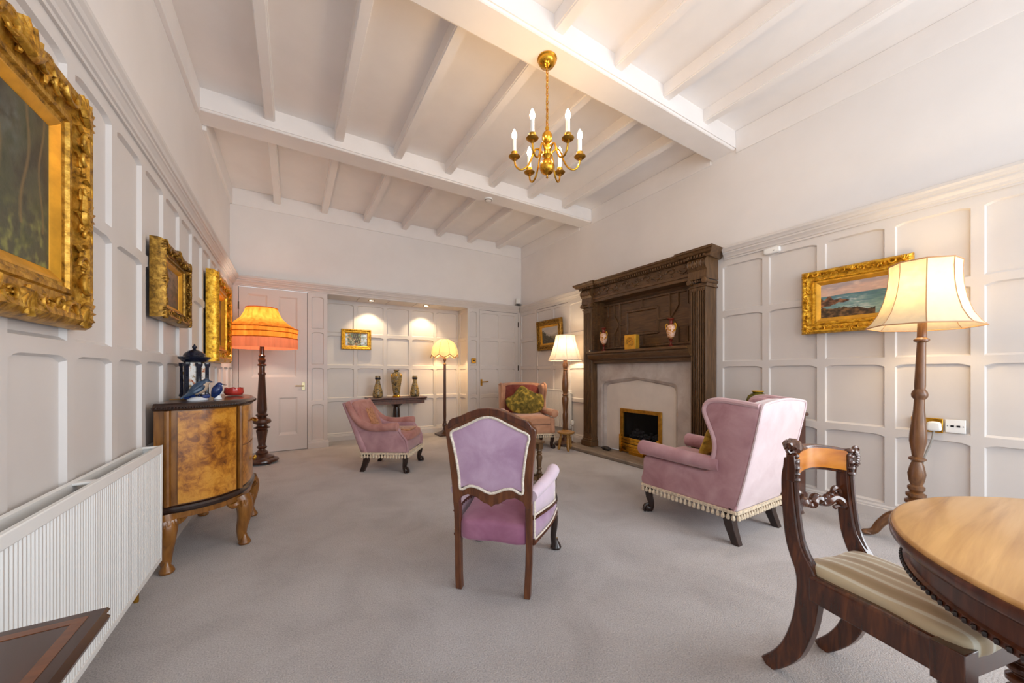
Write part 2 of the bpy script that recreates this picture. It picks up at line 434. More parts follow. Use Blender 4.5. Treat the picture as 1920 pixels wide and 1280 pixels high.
def build_room():
    bm = B(); quad(bm, (-.75, YN, 0), (3.6, YN, 0), (3.6, 5.9, 0), (-.75, 5.9, 0))
    bmesh.ops.subdivide_edges(bm, edges=bm.edges, cuts=4, use_grid_fill=True)
    struct('floor', bm, M['carpet'])
    # left wall: panelling below, plaster above
    bm = B(); av = [1.735 + .331 * k for k in range(-8, 12)][1:] + [YB]
    av = [YN] + av
    grid(bm, fl, av)
    quad(bm, (XL, YN, 0), (XL, YB, 0), (XL, YB, ZROW[0]), (XL, YN, ZROW[0]))
    quad(bm, (XLU, YN, 2.04), (XLU, YBU, 2.04), (XLU, YBU, ZC), (XLU, YN, ZC))
    wl = struct('wall_left', bm, M['panel'])
    # back wall
    bm = B()
    quad(bm, (XL, YB, 0), (-.56, YB, 0), (-.56, YB, 2.06), (XL, YB, 2.06))
    quad(bm, (-.56, YB, 2.035), (.165, YB, 2.035), (.165, YB, 2.06), (-.56, YB, 2.06))
    grid(bm, fb, [.165, .395], st=.045)
    quad(bm, (.165, YB, 0), (.395, YB, 0), (.395, YB, ZROW[0]), (.165, YB, ZROW[0]))
    grid(bm, fb, [2.434, 2.645], st=.045)
    quad(bm, (2.434, YB, 0), (2.645, YB, 0), (2.645, YB, ZROW[0]), (2.434, YB, ZROW[0]))
    quad(bm, (2.645, YB, 2.03), (3.415, YB, 2.03), (3.415, YB, 2.06), (2.645, YB, 2.06))
    quad(bm, (3.415, YB, 0), (XR, YB, 0), (XR, YB, 2.06), (3.415, YB, 2.06))
    quad(bm, (.395, YB, 2.04), (2.434, YB, 2.04), (2.434, YB, 2.06), (.395, YB, 2.06))
    for x0, x1 in ((-.56, -.561), (.165, .166), (2.645, 2.644), (3.415, 3.416)):
        quad(bm, (x0, YB, 0), (x0, YB + .06, 0), (x0, YB + .06, 2.035), (x0, YB, 2.035))
    struct('wall_back', bm, M['panel'])
    bm = B()
    quad(bm, (XLU, YBU, 2.04), (XRU, YBU, 2.04), (XRU, YBU, ZC), (XLU, YBU, ZC))
    struct('wall_back_plaster', bm, M['wall'])
    for o_, x, n in ((XLU, XLU + .001, 'wall_left_plaster'), (XRU, XRU - .001, 'wall_right_plaster')):
        bm = B(); quad(bm, (x, YN, 2.05), (x, YBU, 2.05), (x, YBU, ZC), (x, YN, ZC)); struct(n, bm, M['wall'])
    bm = B()
    for x0, x1 in ((-.58, .185), (2.625, 3.43)): quad(bm, (x0, YB + .05, 0), (x1, YB + .05, 0), (x1, YB + .05, 2.04), (x0, YB + .05, 2.04))
    struct('wall_back_gap_shade', bm, M['dark'])  # near-black sheet that paints the shade seen through the door gaps
    # alcove
    fa = lambda a, z, w: Vector((a, YA - w, z))
    bm = B(); grid(bm, fa, [.395, .798, 1.22, 1.615, 2.02, 2.434]); quad(bm, (.395, YA, 0), (2.434, YA, 0), (2.434, YA, ZROW[0]), (.395, YA, ZROW[0]))
    struct('wall_alcove_back', bm, M['panel'])
    bm = B(); grid(bm, lambda a, z, w: Vector((2.434 - w, a, z)), [YB, YA], st=.06); quad(bm, (2.434, YB, 0), (2.434, YA, 0), (2.434, YA, ZROW[0]), (2.434, YB, ZROW[0]))
    struct('wall_alcove_right', bm, M['panel'])
    bm = B(); grid(bm, lambda a, z, w: Vector((.395 + w, a, z)), [YB, YA], st=.06); quad(bm, (.395, YB, 0), (.395, YA, 0), (.395, YA, ZROW[0]), (.395, YB, ZROW[0]))
    struct('wall_alcove_left', bm, M['panel'])
    bm = B()
    xs = [.395, .8, 1.22, 1.62, 2.03, 2.434]
    for a, b in zip(xs, xs[1:]):
        box(bm, a + .004, b - .004, YB + .002, YA, 2.042, 2.06)
    box(bm, .395, 2.434, YB + .002, YA, 2.05, 2.065)
    struct('ceiling_alcove', bm, M['panel'], bevel=.003)
    # right wall
    bm = B()
    grid(bm, fr, [YN] + [.028 - .374 * k for k in (1,)] + [.028, .401, .768, 1.141, 1.52, 1.935], last=.055)
    quad(bm, (XR, YN, 0), (XR, 1.935, 0), (XR, 1.935, ZROW[0]), (XR, YN, ZROW[0]))
    grid(bm, fr, [3.60, 4.10, 4.49, 4.925, YB])
    quad(bm, (XR, 3.6, 0), (XR, YB, 0), (XR, YB, ZROW[0]), (XR, 3.6, ZROW[0]))
    struct('wall_right', bm, M['panel'])
    bm = B()      # thin dark strips painting the shadow line round the jib panel
    box(bm, XR - .002, XR + .002, 4.12, 4.90, 2.018, 2.024)
    box(bm, XR - .002, XR + .002, 4.90, 4.904, .7, 2.022)
    struct('trim', bm, M['gap_shade'])
    # ceiling, beams, joists, wall plates
    bm = B(); quad(bm, (XLU, YN, ZC), (XRU, YN, ZC), (XRU, YBU, ZC), (XLU, YBU, ZC)); struct('ceiling', bm, M['ceil'])
    def beam(y0, y1):
        bm = B(); c = .014
        pr = [(y0, ZC), (y0, ZBM + c), (y0 + c * .5, ZBM + c), (y0 + c, ZBM + .004), (y0 + c * 1.5, ZBM), (y1 - c * 1.5, ZBM), (y1 - c, ZBM + .004), (y1 - c * .5, ZBM + c), (y1, ZBM + c), (y1, ZC)]
        rings(bm, [[Vector((x, y, z)) for y, z in pr] for x in (XLU, XRU)], True, True)
        struct('trim', bm, M['ceil'], sharp=25)
    beam(3.655, 3.90); beam(1.775, 2.009)
    jx = [-.166 + .528 * k for k in range(7)]
    for y0, y1 in ((YN, 1.775), (2.009, 3.655), (3.90, YBU)):
        for x in jx:
            bm = B(); w = .038; c = .009
            pr = [(-w, ZC), (-w, ZJ + c), (-w + c * .6, ZJ + c), (-w + c, ZJ), (w - c, ZJ), (w - c * .6, ZJ + c), (w, ZJ + c), (w, ZC)]
            rings(bm, [[Vector((x + a, y, z)) for a, z in pr] for y in (y0, y1)], True, True)
            struct('trim', bm, M['ceil'], sharp=25)
    for y0, y1 in ((YN, 1.775), (2.009, 3.655), (3.90, YBU)):
        for xa, xb in ((XLU, XLU + .03), (XRU - .012, XRU)):
            bm = B(); box(bm, xa, xb, y0, y1, ZPL, ZC); struct('trim', bm, M['ceil'], bevel=.004)
    bm = B(); box(bm, XLU, XRU, YBU - .014, YBU, ZPL, ZC); struct('trim', bm, M['ceil'], bevel=.004)
    # cornice over the panelling
    cp = [(0, 2.042), (.010, 2.042), (.010, 2.056), (.018, 2.060), (.022, 2.072), (.034, 2.088), (.040, 2.092), (.040, 2.104), (.048, 2.108), (.054, 2.122), (.064, 2.134), (.064, 2.150), (.058, 2.156), (-.034, 2.162)]
    bm = B(); sweep(bm, [(XL, YN), (XL, YB), (XR, YB), (XR, 3.64)], cp); struct('trim', bm, M['panel'], sharp=30)
    bm = B(); sweep(bm, [(XR, 1.86), (XR, YN)], cp); struct('trim', bm, M['panel'], sharp=30)
    # skirting
    sp = [(0, 0), (.016, 0), (.016, .066), (.012, .070), (.011, .080), (.006, .0885), (0, .0885)]
    bm = B(); sweep(bm, [(XL, YN), (XL, YB), (-.565, YB)], sp); struct('baseboard_left', bm, M['panel'])
    bm = B(); sweep(bm, [(.17, YB), (.395, YB), (.395, YA), (2.434, YA), (2.434, YB), (2.64, YB)], sp); struct('baseboard_back', bm, M['panel'])
    bm = B(); sweep(bm, [(3.42, YB), (XR, YB), (XR, 3.60)], sp); struct('baseboard_right', bm, M['panel'])
    bm = B(); sweep(bm, [(XR, 1.93), (XR, YN)], sp); struct('baseboard_right_near', bm, M['panel'])
    # doors
    g = .005
    bm = B(); X0, X1, Z1 = -.56 + g, .165 - g, 2.035 - g
    cols = [(-.471, -.2695), (-.152, .051)]
    def dcell(a0, a1, z0, z1, p):
        cell(bm, fb, a0, a1, z0, z1, p[0] - a0, a1 - p[1], p[2] - z0, z1 - p[3], t=.012, arch=0, ch=.02)
    for a0, a1, p in ((X0, -.21, cols[0]), (-.21, X1, cols[1])):
        dcell(a0, a1, 1.46, Z1, (*p, 1.53, 1.95)); dcell(a0, a1, .005, .80, (*p, .20, .675))
    dcell(X0, X1, .80, 1.46, (-.43, .04, .932, 1.407))
    for x0, x1 in ((X0, X0), (X1, X1)): quad(bm, (x0, YB, .005), (x0, YB + .04, .005), (x0, YB + .04, Z1), (x0, YB, Z1))
    quad(bm, (X0, YB, Z1), (X1, YB, Z1), (X1, YB + .04, Z1), (X0, YB + .04, Z1))
    d1 = struct('door_1', bm, M['panel'])
    bm = B()
    box(bm, .100, .135, YB - .006, YB, .765, .865); tube(bm, [(.118, YB, .82), (.118, YB - .04, .82), (.108, YB - .045, .82), (.03, YB - .045, .823)], .0085, 8)
    obj('handle', bm, M['nickel'], d1, bevel=.003)
    for z in (1.80, .3):
        bm = B(); box(bm, X0 - .008, X0 + .004, YB - .006, YB + .002, z - .045, z + .045); obj('hinge', bm, M['steel'], d1)
    bm = B(); X0, X1, Z1 = 2.645 + g, 3.415 - g, 2.03 - g
    zr = [.005, .596, 1.0745, 1.5455, Z1]
    for a0, a1, l0, l1 in ((X0, 3.03, .03, .022), (3.03, X1, .022, .068)):
        for j, (z0, z1) in enumerate(zip(zr, zr[1:])):
            cell(bm, fb, a0, a1, z0, z1, l0, l1, .1 if j == 0 else .023, .045 if j == 3 else .023, t=.012)
    for x0 in (X0, X1): quad(bm, (x0, YB, .005), (x0, YB + .04, .005), (x0, YB + .04, Z1), (x0, YB, Z1))
    quad(bm, (X0, YB, Z1), (X1, YB, Z1), (X1, YB + .04, Z1), (X0, YB + .04, Z1))
    d2 = struct('door_2', bm, M['panel'])
    bm = B(); box(bm, 2.665, 2.70, YB - .007, YB, .77, .88)
    tube(bm, [(2.683, YB, .835), (2.683, YB - .04, .835), (2.693, YB - .045, .835), (2.79, YB - .045, .84)], .009, 8); obj('handle', bm, M['brass_dull'], d2, bevel=.003)
    for z in (1.83, 1.07, .3):
        bm = B(); box(bm, X1 - .012, X1 + .006, YB - .007, YB + .001, z - .045, z + .045); obj('hinge', bm, M['steel'], d2)
build_room()

# ---------------------------------------------------------------- fireplace
def build_fireplace():
    # local coordinates are the room's own, root sits at the middle of the hearth line
    ym = 2.77
    root = thing('fireplace_surround', 'tall carved dark oak fireplace surround with fluted pilasters and panelled overmantel', 'fireplace', (XR, ym, 0))
    f = lambda y, z, x: Vector((x - XR, y - ym, z))
    def bx(bm, y0, y1, z0, z1, x0, x1): box(bm, x0 - XR, x1 - XR, y0 - ym, y1 - ym, z0, z1)
    # pilasters
    for y0, y1 in ((3.435, 3.60), (1.93, 2.095)):
        bm = B()
        bx(bm, y0 + .008, y1 - .008, .16, 1.80, 3.292, XRU)
        n = 6; w = (y1 - y0 - .03) / n
        for k in range(n + 1):
            yc = y0 + .015 + k * w; bx(bm, yc - w * .26, yc + w * .26, .18, 1.785, 3.278, 3.296)
        bx(bm, y0 + .008, y1 - .008, 1.765, 1.80, 3.278, 3.295); bx(bm, y0 + .008, y1 - .008, .16, .20, 3.278, 3.295)
        pil = obj('pilaster', bm, M['oak'], root, bevel=.003)
        bm = B()
        bx(bm, y0 - .012, y1 + .012, .041, .11, 3.255, XRU); bx(bm, y0 - .004, y1 + .004, .11, .135, 3.268, XRU); bx(bm, y0, y1, .135, .16, 3.28, XRU)
        obj('plinth', bm, M['oak'], pil, bevel=.006)
        bm = B()
        bx(bm, y0 - .006, y1 + .006, 1.80, 1.812, 3.268, XRU); bx(bm, y0 + .004, y1 - .004, 1.812, 1.84, 3.285, XRU)
        bx(bm, y0 - .01, y1 + .01, 1.872, 1.89, 3.262, XRU)
        for yy in (y0 + .008, y1 - .008):
            m_ = Matrix.Translation((3.262 - XR, yy - ym, 1.852)) @ Matrix.Rotation(pi / 2, 4, 'Y')
            lathe(bm, [(.006, -.02), (.024, -.02), (.027, -.01), (.027, .02), (.018, .024), (.018, .2)], 14, mtx=m_)
        for k in range(5): ell(bm, (3.27 - XR, y0 + .04 + k * .022 - ym, 1.855), (.014, .009, .014), 8, 6)
        obj('capital', bm, M['oak'], pil, bevel=.002)
        bm = B()   # pulvinated block with carving
        prf = [(3.262, 1.905)] + [(3.268 - .038 * math.sin(pi * k / 8), 1.955 + .115 * k / 8) for k in range(9)] + [(XRU, 2.07), (XRU, 1.89), (3.262, 1.89)]
        rings(bm, [[f(y, z, x) for x, z in prf] for y in (y0 - .008, y1 + .008)])
        for k in range(4):
            yc = y0 + .02 + k * .042
            for s_ in (-1, 1):
                pts = [f(yc + s_ * .016 * math.cos(a * .9), 2.012 + .034 * math.sin(a * .9), 3.232 + .006 * abs(math.sin(a))) for a in [i * .5 for i in range(-3, 4)]]
                tube(bm, pts, .005, 6)
        obj('frieze_block', bm, M['oak'], pil, sharp=50)
    # entablature
    bm = B()
    bx(bm, 2.095, 3.435, 1.89, 1.955, 3.30, XRU); bx(bm, 2.095, 3.435, 1.925, 1.955, 3.29, XRU)
    bx(bm, 2.095, 3.435, 1.955, 2.07, 3.305, XRU)
    fz = obj('frieze', bm, M['oak_x'], root, bevel=.003)
    bm = B(); n = 9
    for k in range(n):
        yc = 2.17 + k * (1.19 / (n - 1)); up = 1 if k % 2 else -1
        sp = [f(yc + .055 * (1 - t * .75) * math.cos(t * 5.2), 2.012 + up * .040 * (1 - t * .75) * math.sin(t * 5.2), 3.298) for t in [i / 16 for i in range(17)]]
        tube(bm, sp, [.011 - .006 * i / 16 for i in range(17)], 6)
        for a in (.3, 1.2, 2.2, 3.3, 4.4):
            ell(bm, f(yc + .062 * math.cos(a), 2.012 + up * .042 * math.sin(a), 3.300), (.006, .017, .011), 8, 5, Matrix.Rotation(a, 3, 'X'))
    obj('carved_scrollwork', bm, M['oak_x'], fz)
    bm = B()
    cpr = [(3.30, 2.07), (3.285, 2.07), (3.285, 2.095), (3.262, 2.095), (3.25, 2.10), (3.235, 2.118), (3.222, 2.124), (3.222, 2.137), (3.216, 2.142), (XRU, 2.145)]
    def ent(y0, y1, dx, ox):
        pr = [(x - dx if x < 3.4 else x, z) for x, z in cpr] + [(XRU, 2.07)]
        rs = []
        for k, y in enumerate((y0, y1)):
            rs.append([f(y + (ox * (3.30 - x) * (-1 if k == 0 else 1) if x < 3.4 else (ox * .09 * (-1 if k == 0 else 1) if z > 2.1 else 0)), z, x - 0) for x, z in pr])
        rings(bm, rs)
    ent(2.06, 3.47, 0, 0); ent(1.92, 2.11, .035, .8); ent(3.42, 3.61, .035, .8)
    cor = obj('cornice', bm, M['oak'], root, sharp=25)
    bm = B()
    k = 0; y = 1.925
    while y < 3.61:
        edge = y < 2.1 or y > 3.43
        x1 = 3.232 if edge else 3.262
        bx(bm, y, y + .017, 2.074, 2.094, x1, x1 + .06); y += .030
    for xx in (3.29, 3.32, 3.35, 3.38):
        for y0 in (1.900, 3.605): bx(bm, y0, y0 + .02, 2.074, 2.094, xx, xx + .017)
    obj('dentil_course', bm, M['oak'], cor)
    # mantel shelf
    bm = B()
    pr = [(3.34, 1.10), (3.31, 1.115), (3.31, 1.142), (3.275, 1.15), (3.25, 1.16), (3.232, 1.18), (3.222, 1.205), (3.225, 1.222), (3.205, 1.226), (3.20, 1.232), (3.20, 1.25), (3.206, 1.253), (XRU, 1.253), (XRU, 1.10)]
    rings(bm, [[f(y, z, x) for x, z in pr] for y in (2.075, 3.455)])
    obj('mantel_shelf', bm, M['oak_x'], root, sharp=25)
    bm = B(); bx(bm, 2.095, 3.435, .04, 1.115, 3.36, 3.40)
    # panelled back of the overmantel
    bm = B(); bx(bm, 2.09, 3.44, 1.25, 1.92, 3.45, XRU)
    bx(bm, 3.38, 3.44, 1.25, 1.90, 3.36, 3.46); bx(bm, 2.09, 2.115, 1.25, 1.90, 3.30, 3.46); bx(bm, 3.415, 3.44, 1.25, 1.90, 3.30, 3.46)
    bk = obj('overmantel_back', bm, M['oak_x'], root)
    bm = B()
    def strip(pa, pb, w=.028, x0=3.432):
        a = Vector(pa); b = Vector(pb); d_ = (b - a).normalized(); n_ = Vector((-d_.y, d_.x)) * w / 2; e_ = n_ * .55
        lo = [a - n_, b - n_, b + n_, a + n_]; hi = [a - e_, b - e_, b + e_, a + e_]
        rings(bm, [[f(q.x, q.y, 3.452) for q in lo], [f(q.x, q.y, x0) for q in hi]])
    def rect(y0, y1, z0, z1, w=.028):
        strip((y0, z0), (y1, z0), w); strip((y0, z1), (y1, z1), w); strip((y0, z0), (y0, z1), w); strip((y1, z0), (y1, z1), w)
    rect(2.12, 3.41, 1.30, 1.84, .035)
    rect(2.575, 3.01, 1.44, 1.72, .04)
    strip((2.79, 1.74), (2.79, 1.83)); strip((2.79, 1.31), (2.79, 1.42))
    for y0, y1, s_ in ((3.12, 3.01, 1), (2.43, 2.575, -1)):
        strip((y0, 1.31), (y0, 1.83)); strip((y0, 1.58), (y1, 1.58))
    for yc, hw in ((3.265, .13), (2.275, .14)):
        strip((yc - hw, 1.58), (yc - hw * .4, 1.70)); strip((yc + hw, 1.58), (yc + hw * .4, 1.70)); strip((yc - hw, 1.58), (yc - hw * .4, 1.46)); strip((yc + hw, 1.58), (yc + hw * .4, 1.46))
        for s_ in (-1, 1): strip((yc + s_ * hw * .4, 1.70), (yc + s_ * hw * .4, 1.83)); strip((yc + s_ * hw * .4, 1.46), (yc + s_ * hw * .4, 1.31))
    obj('geometric_moulding', bm, M['oak'], bk)
    # stone surround with a four-centred arch
    half = [(.540, .042), (.540, .80), (.538, .83), (.528, .858), (.508, .876), (.475, .886), (.24, .915), (0, .943)]
    def arch(o, zo):
        r_ = [Vector((2.832 - a + o * (1 if a > .45 else a / .45), z - zo)) for a, z in half]
        l_ = [Vector((2.832 + a - o * (1 if a > .45 else a / .45), z - zo)) for a, z in half]
        r_[0].y = l_[0].y = .042
        return r_ + l_[::-1][1:]
    a0, a1, a2, a3 = arch(0, 0), arch(.018, .012), arch(.03, .022), arch(.055, .04)
    out = [Vector((2.10, .042)), Vector((3.44, .042)), Vector((3.44, 1.11)), Vector((2.10, 1.11))]
    bm = B()
    loop = [out[3], out[0]] + [Vector((a0[0].x, .042))] + a0[1:-1] + [Vector((a0[-1].x, .042)), out[1], out[2]]
    fill(bm, [loop], f, 3.38)
    rings(bm, [[f(q.x, q.y, x) for q in a] for a, x in ((a0, 3.38), (a1, 3.39), (a1, 3.402), (a2, 3.40), (a3, 3.432))], False)
    stn = obj('stone_facing', bm, M['stone'], root, sharp=20)
    tag_part(stn, 'pale stone facing with a flattened pointed arch')
    bm = B(); fire = [Vector((2.515, .045)), Vector((3.08, .045)), Vector((3.08, .55)), Vector((2.515, .55))]
    outp = [Vector((2.2, .041)), Vector((3.46, .041)), Vector((3.46, 1.0)), Vector((2.2, 1.0))]
    lp = [outp[3], outp[0], fire[0], fire[3], fire[2], fire[1], outp[1], outp[2]]
    fill(bm, [lp], f, 3.43)
    ip = obj('infill_panel', bm, M['infill'], root); tag_part(ip, 'smooth cream infill around the fire')
    # hearth slab
    bm = B()
    pl = [(3.075, 1.86), (3.075, 3.70), (3.13, 3.755), (3.44, 3.755), (3.44, 1.86)]
    rings(bm, [[Vector((x - 3.26, y - 2.8, z)) for x, y in pl] for z in (0, .040)])
    h = obj('hearth_slab', bm, M['hearth'], loc=(3.26, 2.8, 0), bevel=.008)
    tag(h, 'flat brown stone hearth slab in front of the fireplace', 'hearth')
    # inset fire
    yc = 2.798
    fi = thing('gas_fire', 'brass framed inset coal-effect gas fire in the fireplace', 'fire', (3.42, yc, .04))
    k = lambda y, z, x: Vector((x - 3.42, y - yc, z - .04))
    def by(bm, y0, y1, z0, z1, x0, x1): box(bm, x0 - 3.42, x1 - 3.42, y0 - yc, y1 - yc, z0 - .04, z1 - .04)
    bm = B(); prism(bm, [(2.51, .042), (3.088, .042), (3.088, .56), (2.51, .56)], k, 3.412, 3.44, holes=[[(2.555, .10), (3.043, .10), (3.043, .518), (2.555, .518)]])
    obj('frame', bm, M['brass_dull'], fi, bevel=.004)
    bm = B()
    by(bm, 2.53, 3.07, .05, .54, 3.60, 3.605); by(bm, 2.53, 2.545, .05, .54, 3.435, 3.60); by(bm, 3.055, 3.07, .05, .54, 3.435, 3.60)
    by(bm, 2.53, 3.07, .53, .54, 3.435, 3.60); by(bm, 2.53, 3.07, .05, .06, 3.435, 3.60)
    obj('firebox', bm, M['black'], fi)
    bm = B(); quad(bm, k(2.55, .1, 3.437), k(3.05, .1, 3.437), k(3.05, .52, 3.437), k(2.55, .52, 3.437)); obj('glass', bm, M['glass'], fi)
    bm = B(); r = random.Random(3)
    for i in range(90):
        y = r.uniform(2.58, 3.02); x = r.uniform(3.455, 3.57); z = .10 + (x - 3.45) * 1.0 + r.uniform(.0, .09)
        s_ = r.uniform(.016, .03); ell(bm, k(y, z, x), (s_, s_ * r.uniform(.7, 1.2), s_ * r.uniform(.6, 1)), 6, 4, Matrix.Rotation(r.uniform(0, 3), 3, 'Z'))
    by(bm, 2.56, 3.04, .06, .15, 3.46, 3.58)
    obj('coals', bm, M['coal'], fi)
    bm = B()
    def curve(z0, z1, bow):
        ys = [2.53 + .536 * i / 12 for i in range(13)]
        rs = []
        for z in (z0, z1):
            rs.append([k(y, z, 3.395 - bow * math.sin(pi * i / 12)) for i, y in enumerate(ys)] + [k(y, z, 3.408 - bow * math.sin(pi * i / 12)) for i, y in reversed(list(enumerate(ys)))])
        rings(bm, rs)
    for z in (.075, .125, .165, .2): curve(z, z + (.03 if z > .1 else .045), .05)
    by(bm, 3.045, 3.075, .042, .25, 3.38, 3.412); by(bm, 2.522, 2.55, .042, .25, 3.38, 3.412); by(bm, 2.7, 2.9, .04, .08, 3.345, 3.40)
    obj('fret', bm, M['brass'], fi, bevel=.002)
    # lump on the hearth
    bm = B(); ell(bm, (0, 0, .022), (.032, .075, .024), 10, 6); ell(bm, (-.01, -.03, .018), (.03, .04, .02), 8, 5)
    ell(bm, (.006, .045, .02), (.03, .04, .02), 8, 5)
    x, y = 3.30, 3.20
    tag(obj('fire_stone', bm, M['coal'], loc=(x, y, .04)), 'small black lump lying on the hearth by the stone arch', 'stone')
def tag_part(o, label): o['label'] = label
build_fireplace()
# ---------------------------------------------------------------- upholstered chairs
def cab_leg(bm, foot, top, out, h, r0=.034, r1=.016, ball=True):
    """cabriole leg from the knee (top) to the foot, bowing outward"""
    f_, t_ = Vector(foot), Vector(top); o = Vector((out[0], out[1], 0))
    pts = [t_, t_ + (f_ - t_) * .18 + o * .022, t_ + (f_ - t_) * .4 + o * .018, t_ + (f_ - t_) * .65 + o * .0, t_ + (f_ - t_) * .86 - o * .004, f_ + Vector((0, 0, h * .06))]
    P = cat(pts, 4); n = len(P) - 1
    rr = [r0 * (1 - i / n) ** 1.2 + r1 * (1 - (1 - i / n) ** 1.2) for i in range(n + 1)]
    tube(bm, P, rr, 10)
    c = f_ + o * .012
    if ball:
        ell(bm, (c.x, c.y, .026), (.029, .029, .026), 10, 8)
        for a in (-.7, 0, .7):
            q = Matrix.Rotation(a, 3, 'Z') @ o
            tube(bm, cat([f_ + Vector((0, 0, .06)), c + q * .022 + Vector((0, 0, .046)), c + q * .031 + Vector((0, 0, .02)), c + q * .026 + Vector((0, 0, .003))], 3), [.008] * 9 + [.004], 6)
    else:
        lathe(bm, [(.010, .0), (.028, .002), (.032, .012), (.026, .026), (.014, .045), (.012, .06)], 12, (c.x, c.y))
    return bm

def sq_leg(foot, top, w0=.021, w1=.03):
    bm = B(); f_, t_ = Vector(foot), Vector(top)
    rings(bm, [[c + Vector((sx * w, sy * w, 0)) for sx, sy in ((-1, -1), (1, -1), (1, 1), (-1, 1))] for c, w in ((f_, w0), (f_ * .55 + t_ * .45 + Vector((0, (t_.y - f_.y) * .12, 0)), (w0 + w1) / 2), (t_, w1))])
    return bm

def fringe(bm, path, ztop, drop, step=.0285):
    """gimp heading with a row of tassels along a polyline"""
    P = [Vector(p) for p in path]
    for a, b in zip(P, P[1:]):
        d = b - a; L = d.length; n = max(1, int(L / step)); d.normalize()
        nrm = Vector((d.y, -d.x, 0))
        rings(bm, [[a + nrm * o + Vector((0, 0, z)) for o, z in ((0, ztop - .014), (.008, ztop - .012), (.009, ztop + .004), (0, ztop + .006))], [b + nrm * o + Vector((0, 0, z)) for o, z in ((0, ztop - .014), (.008, ztop - .012), (.009, ztop + .004), (0, ztop + .006))]])
        for i in range(n):
            c = a + d * ((i + .5) * L / n) + nrm * .005
            lathe(bm, [(.004, ztop - .006), (.0045, ztop - .016), (.0075, ztop - .021), (.0115, ztop - drop * .72), (.0105, ztop - drop * .92), (.004, ztop - drop)], 7, (c.x, c.y))

def club_legs(root, hw_r, hw_f, dep, zt, m):
    for s_ in (-1, 1):
        obj('leg', sq_leg((s_ * hw_r, -.015, 0), (s_ * (hw_r - .01), .045, zt + .02)), m, root, bevel=.003)
        bm = B(); cab_leg(bm, (s_ * hw_f, dep, 0), (s_ * (hw_f - .012), dep - .02, zt + .01), (s_ * .6, .8), zt); obj('leg', bm, m, root)

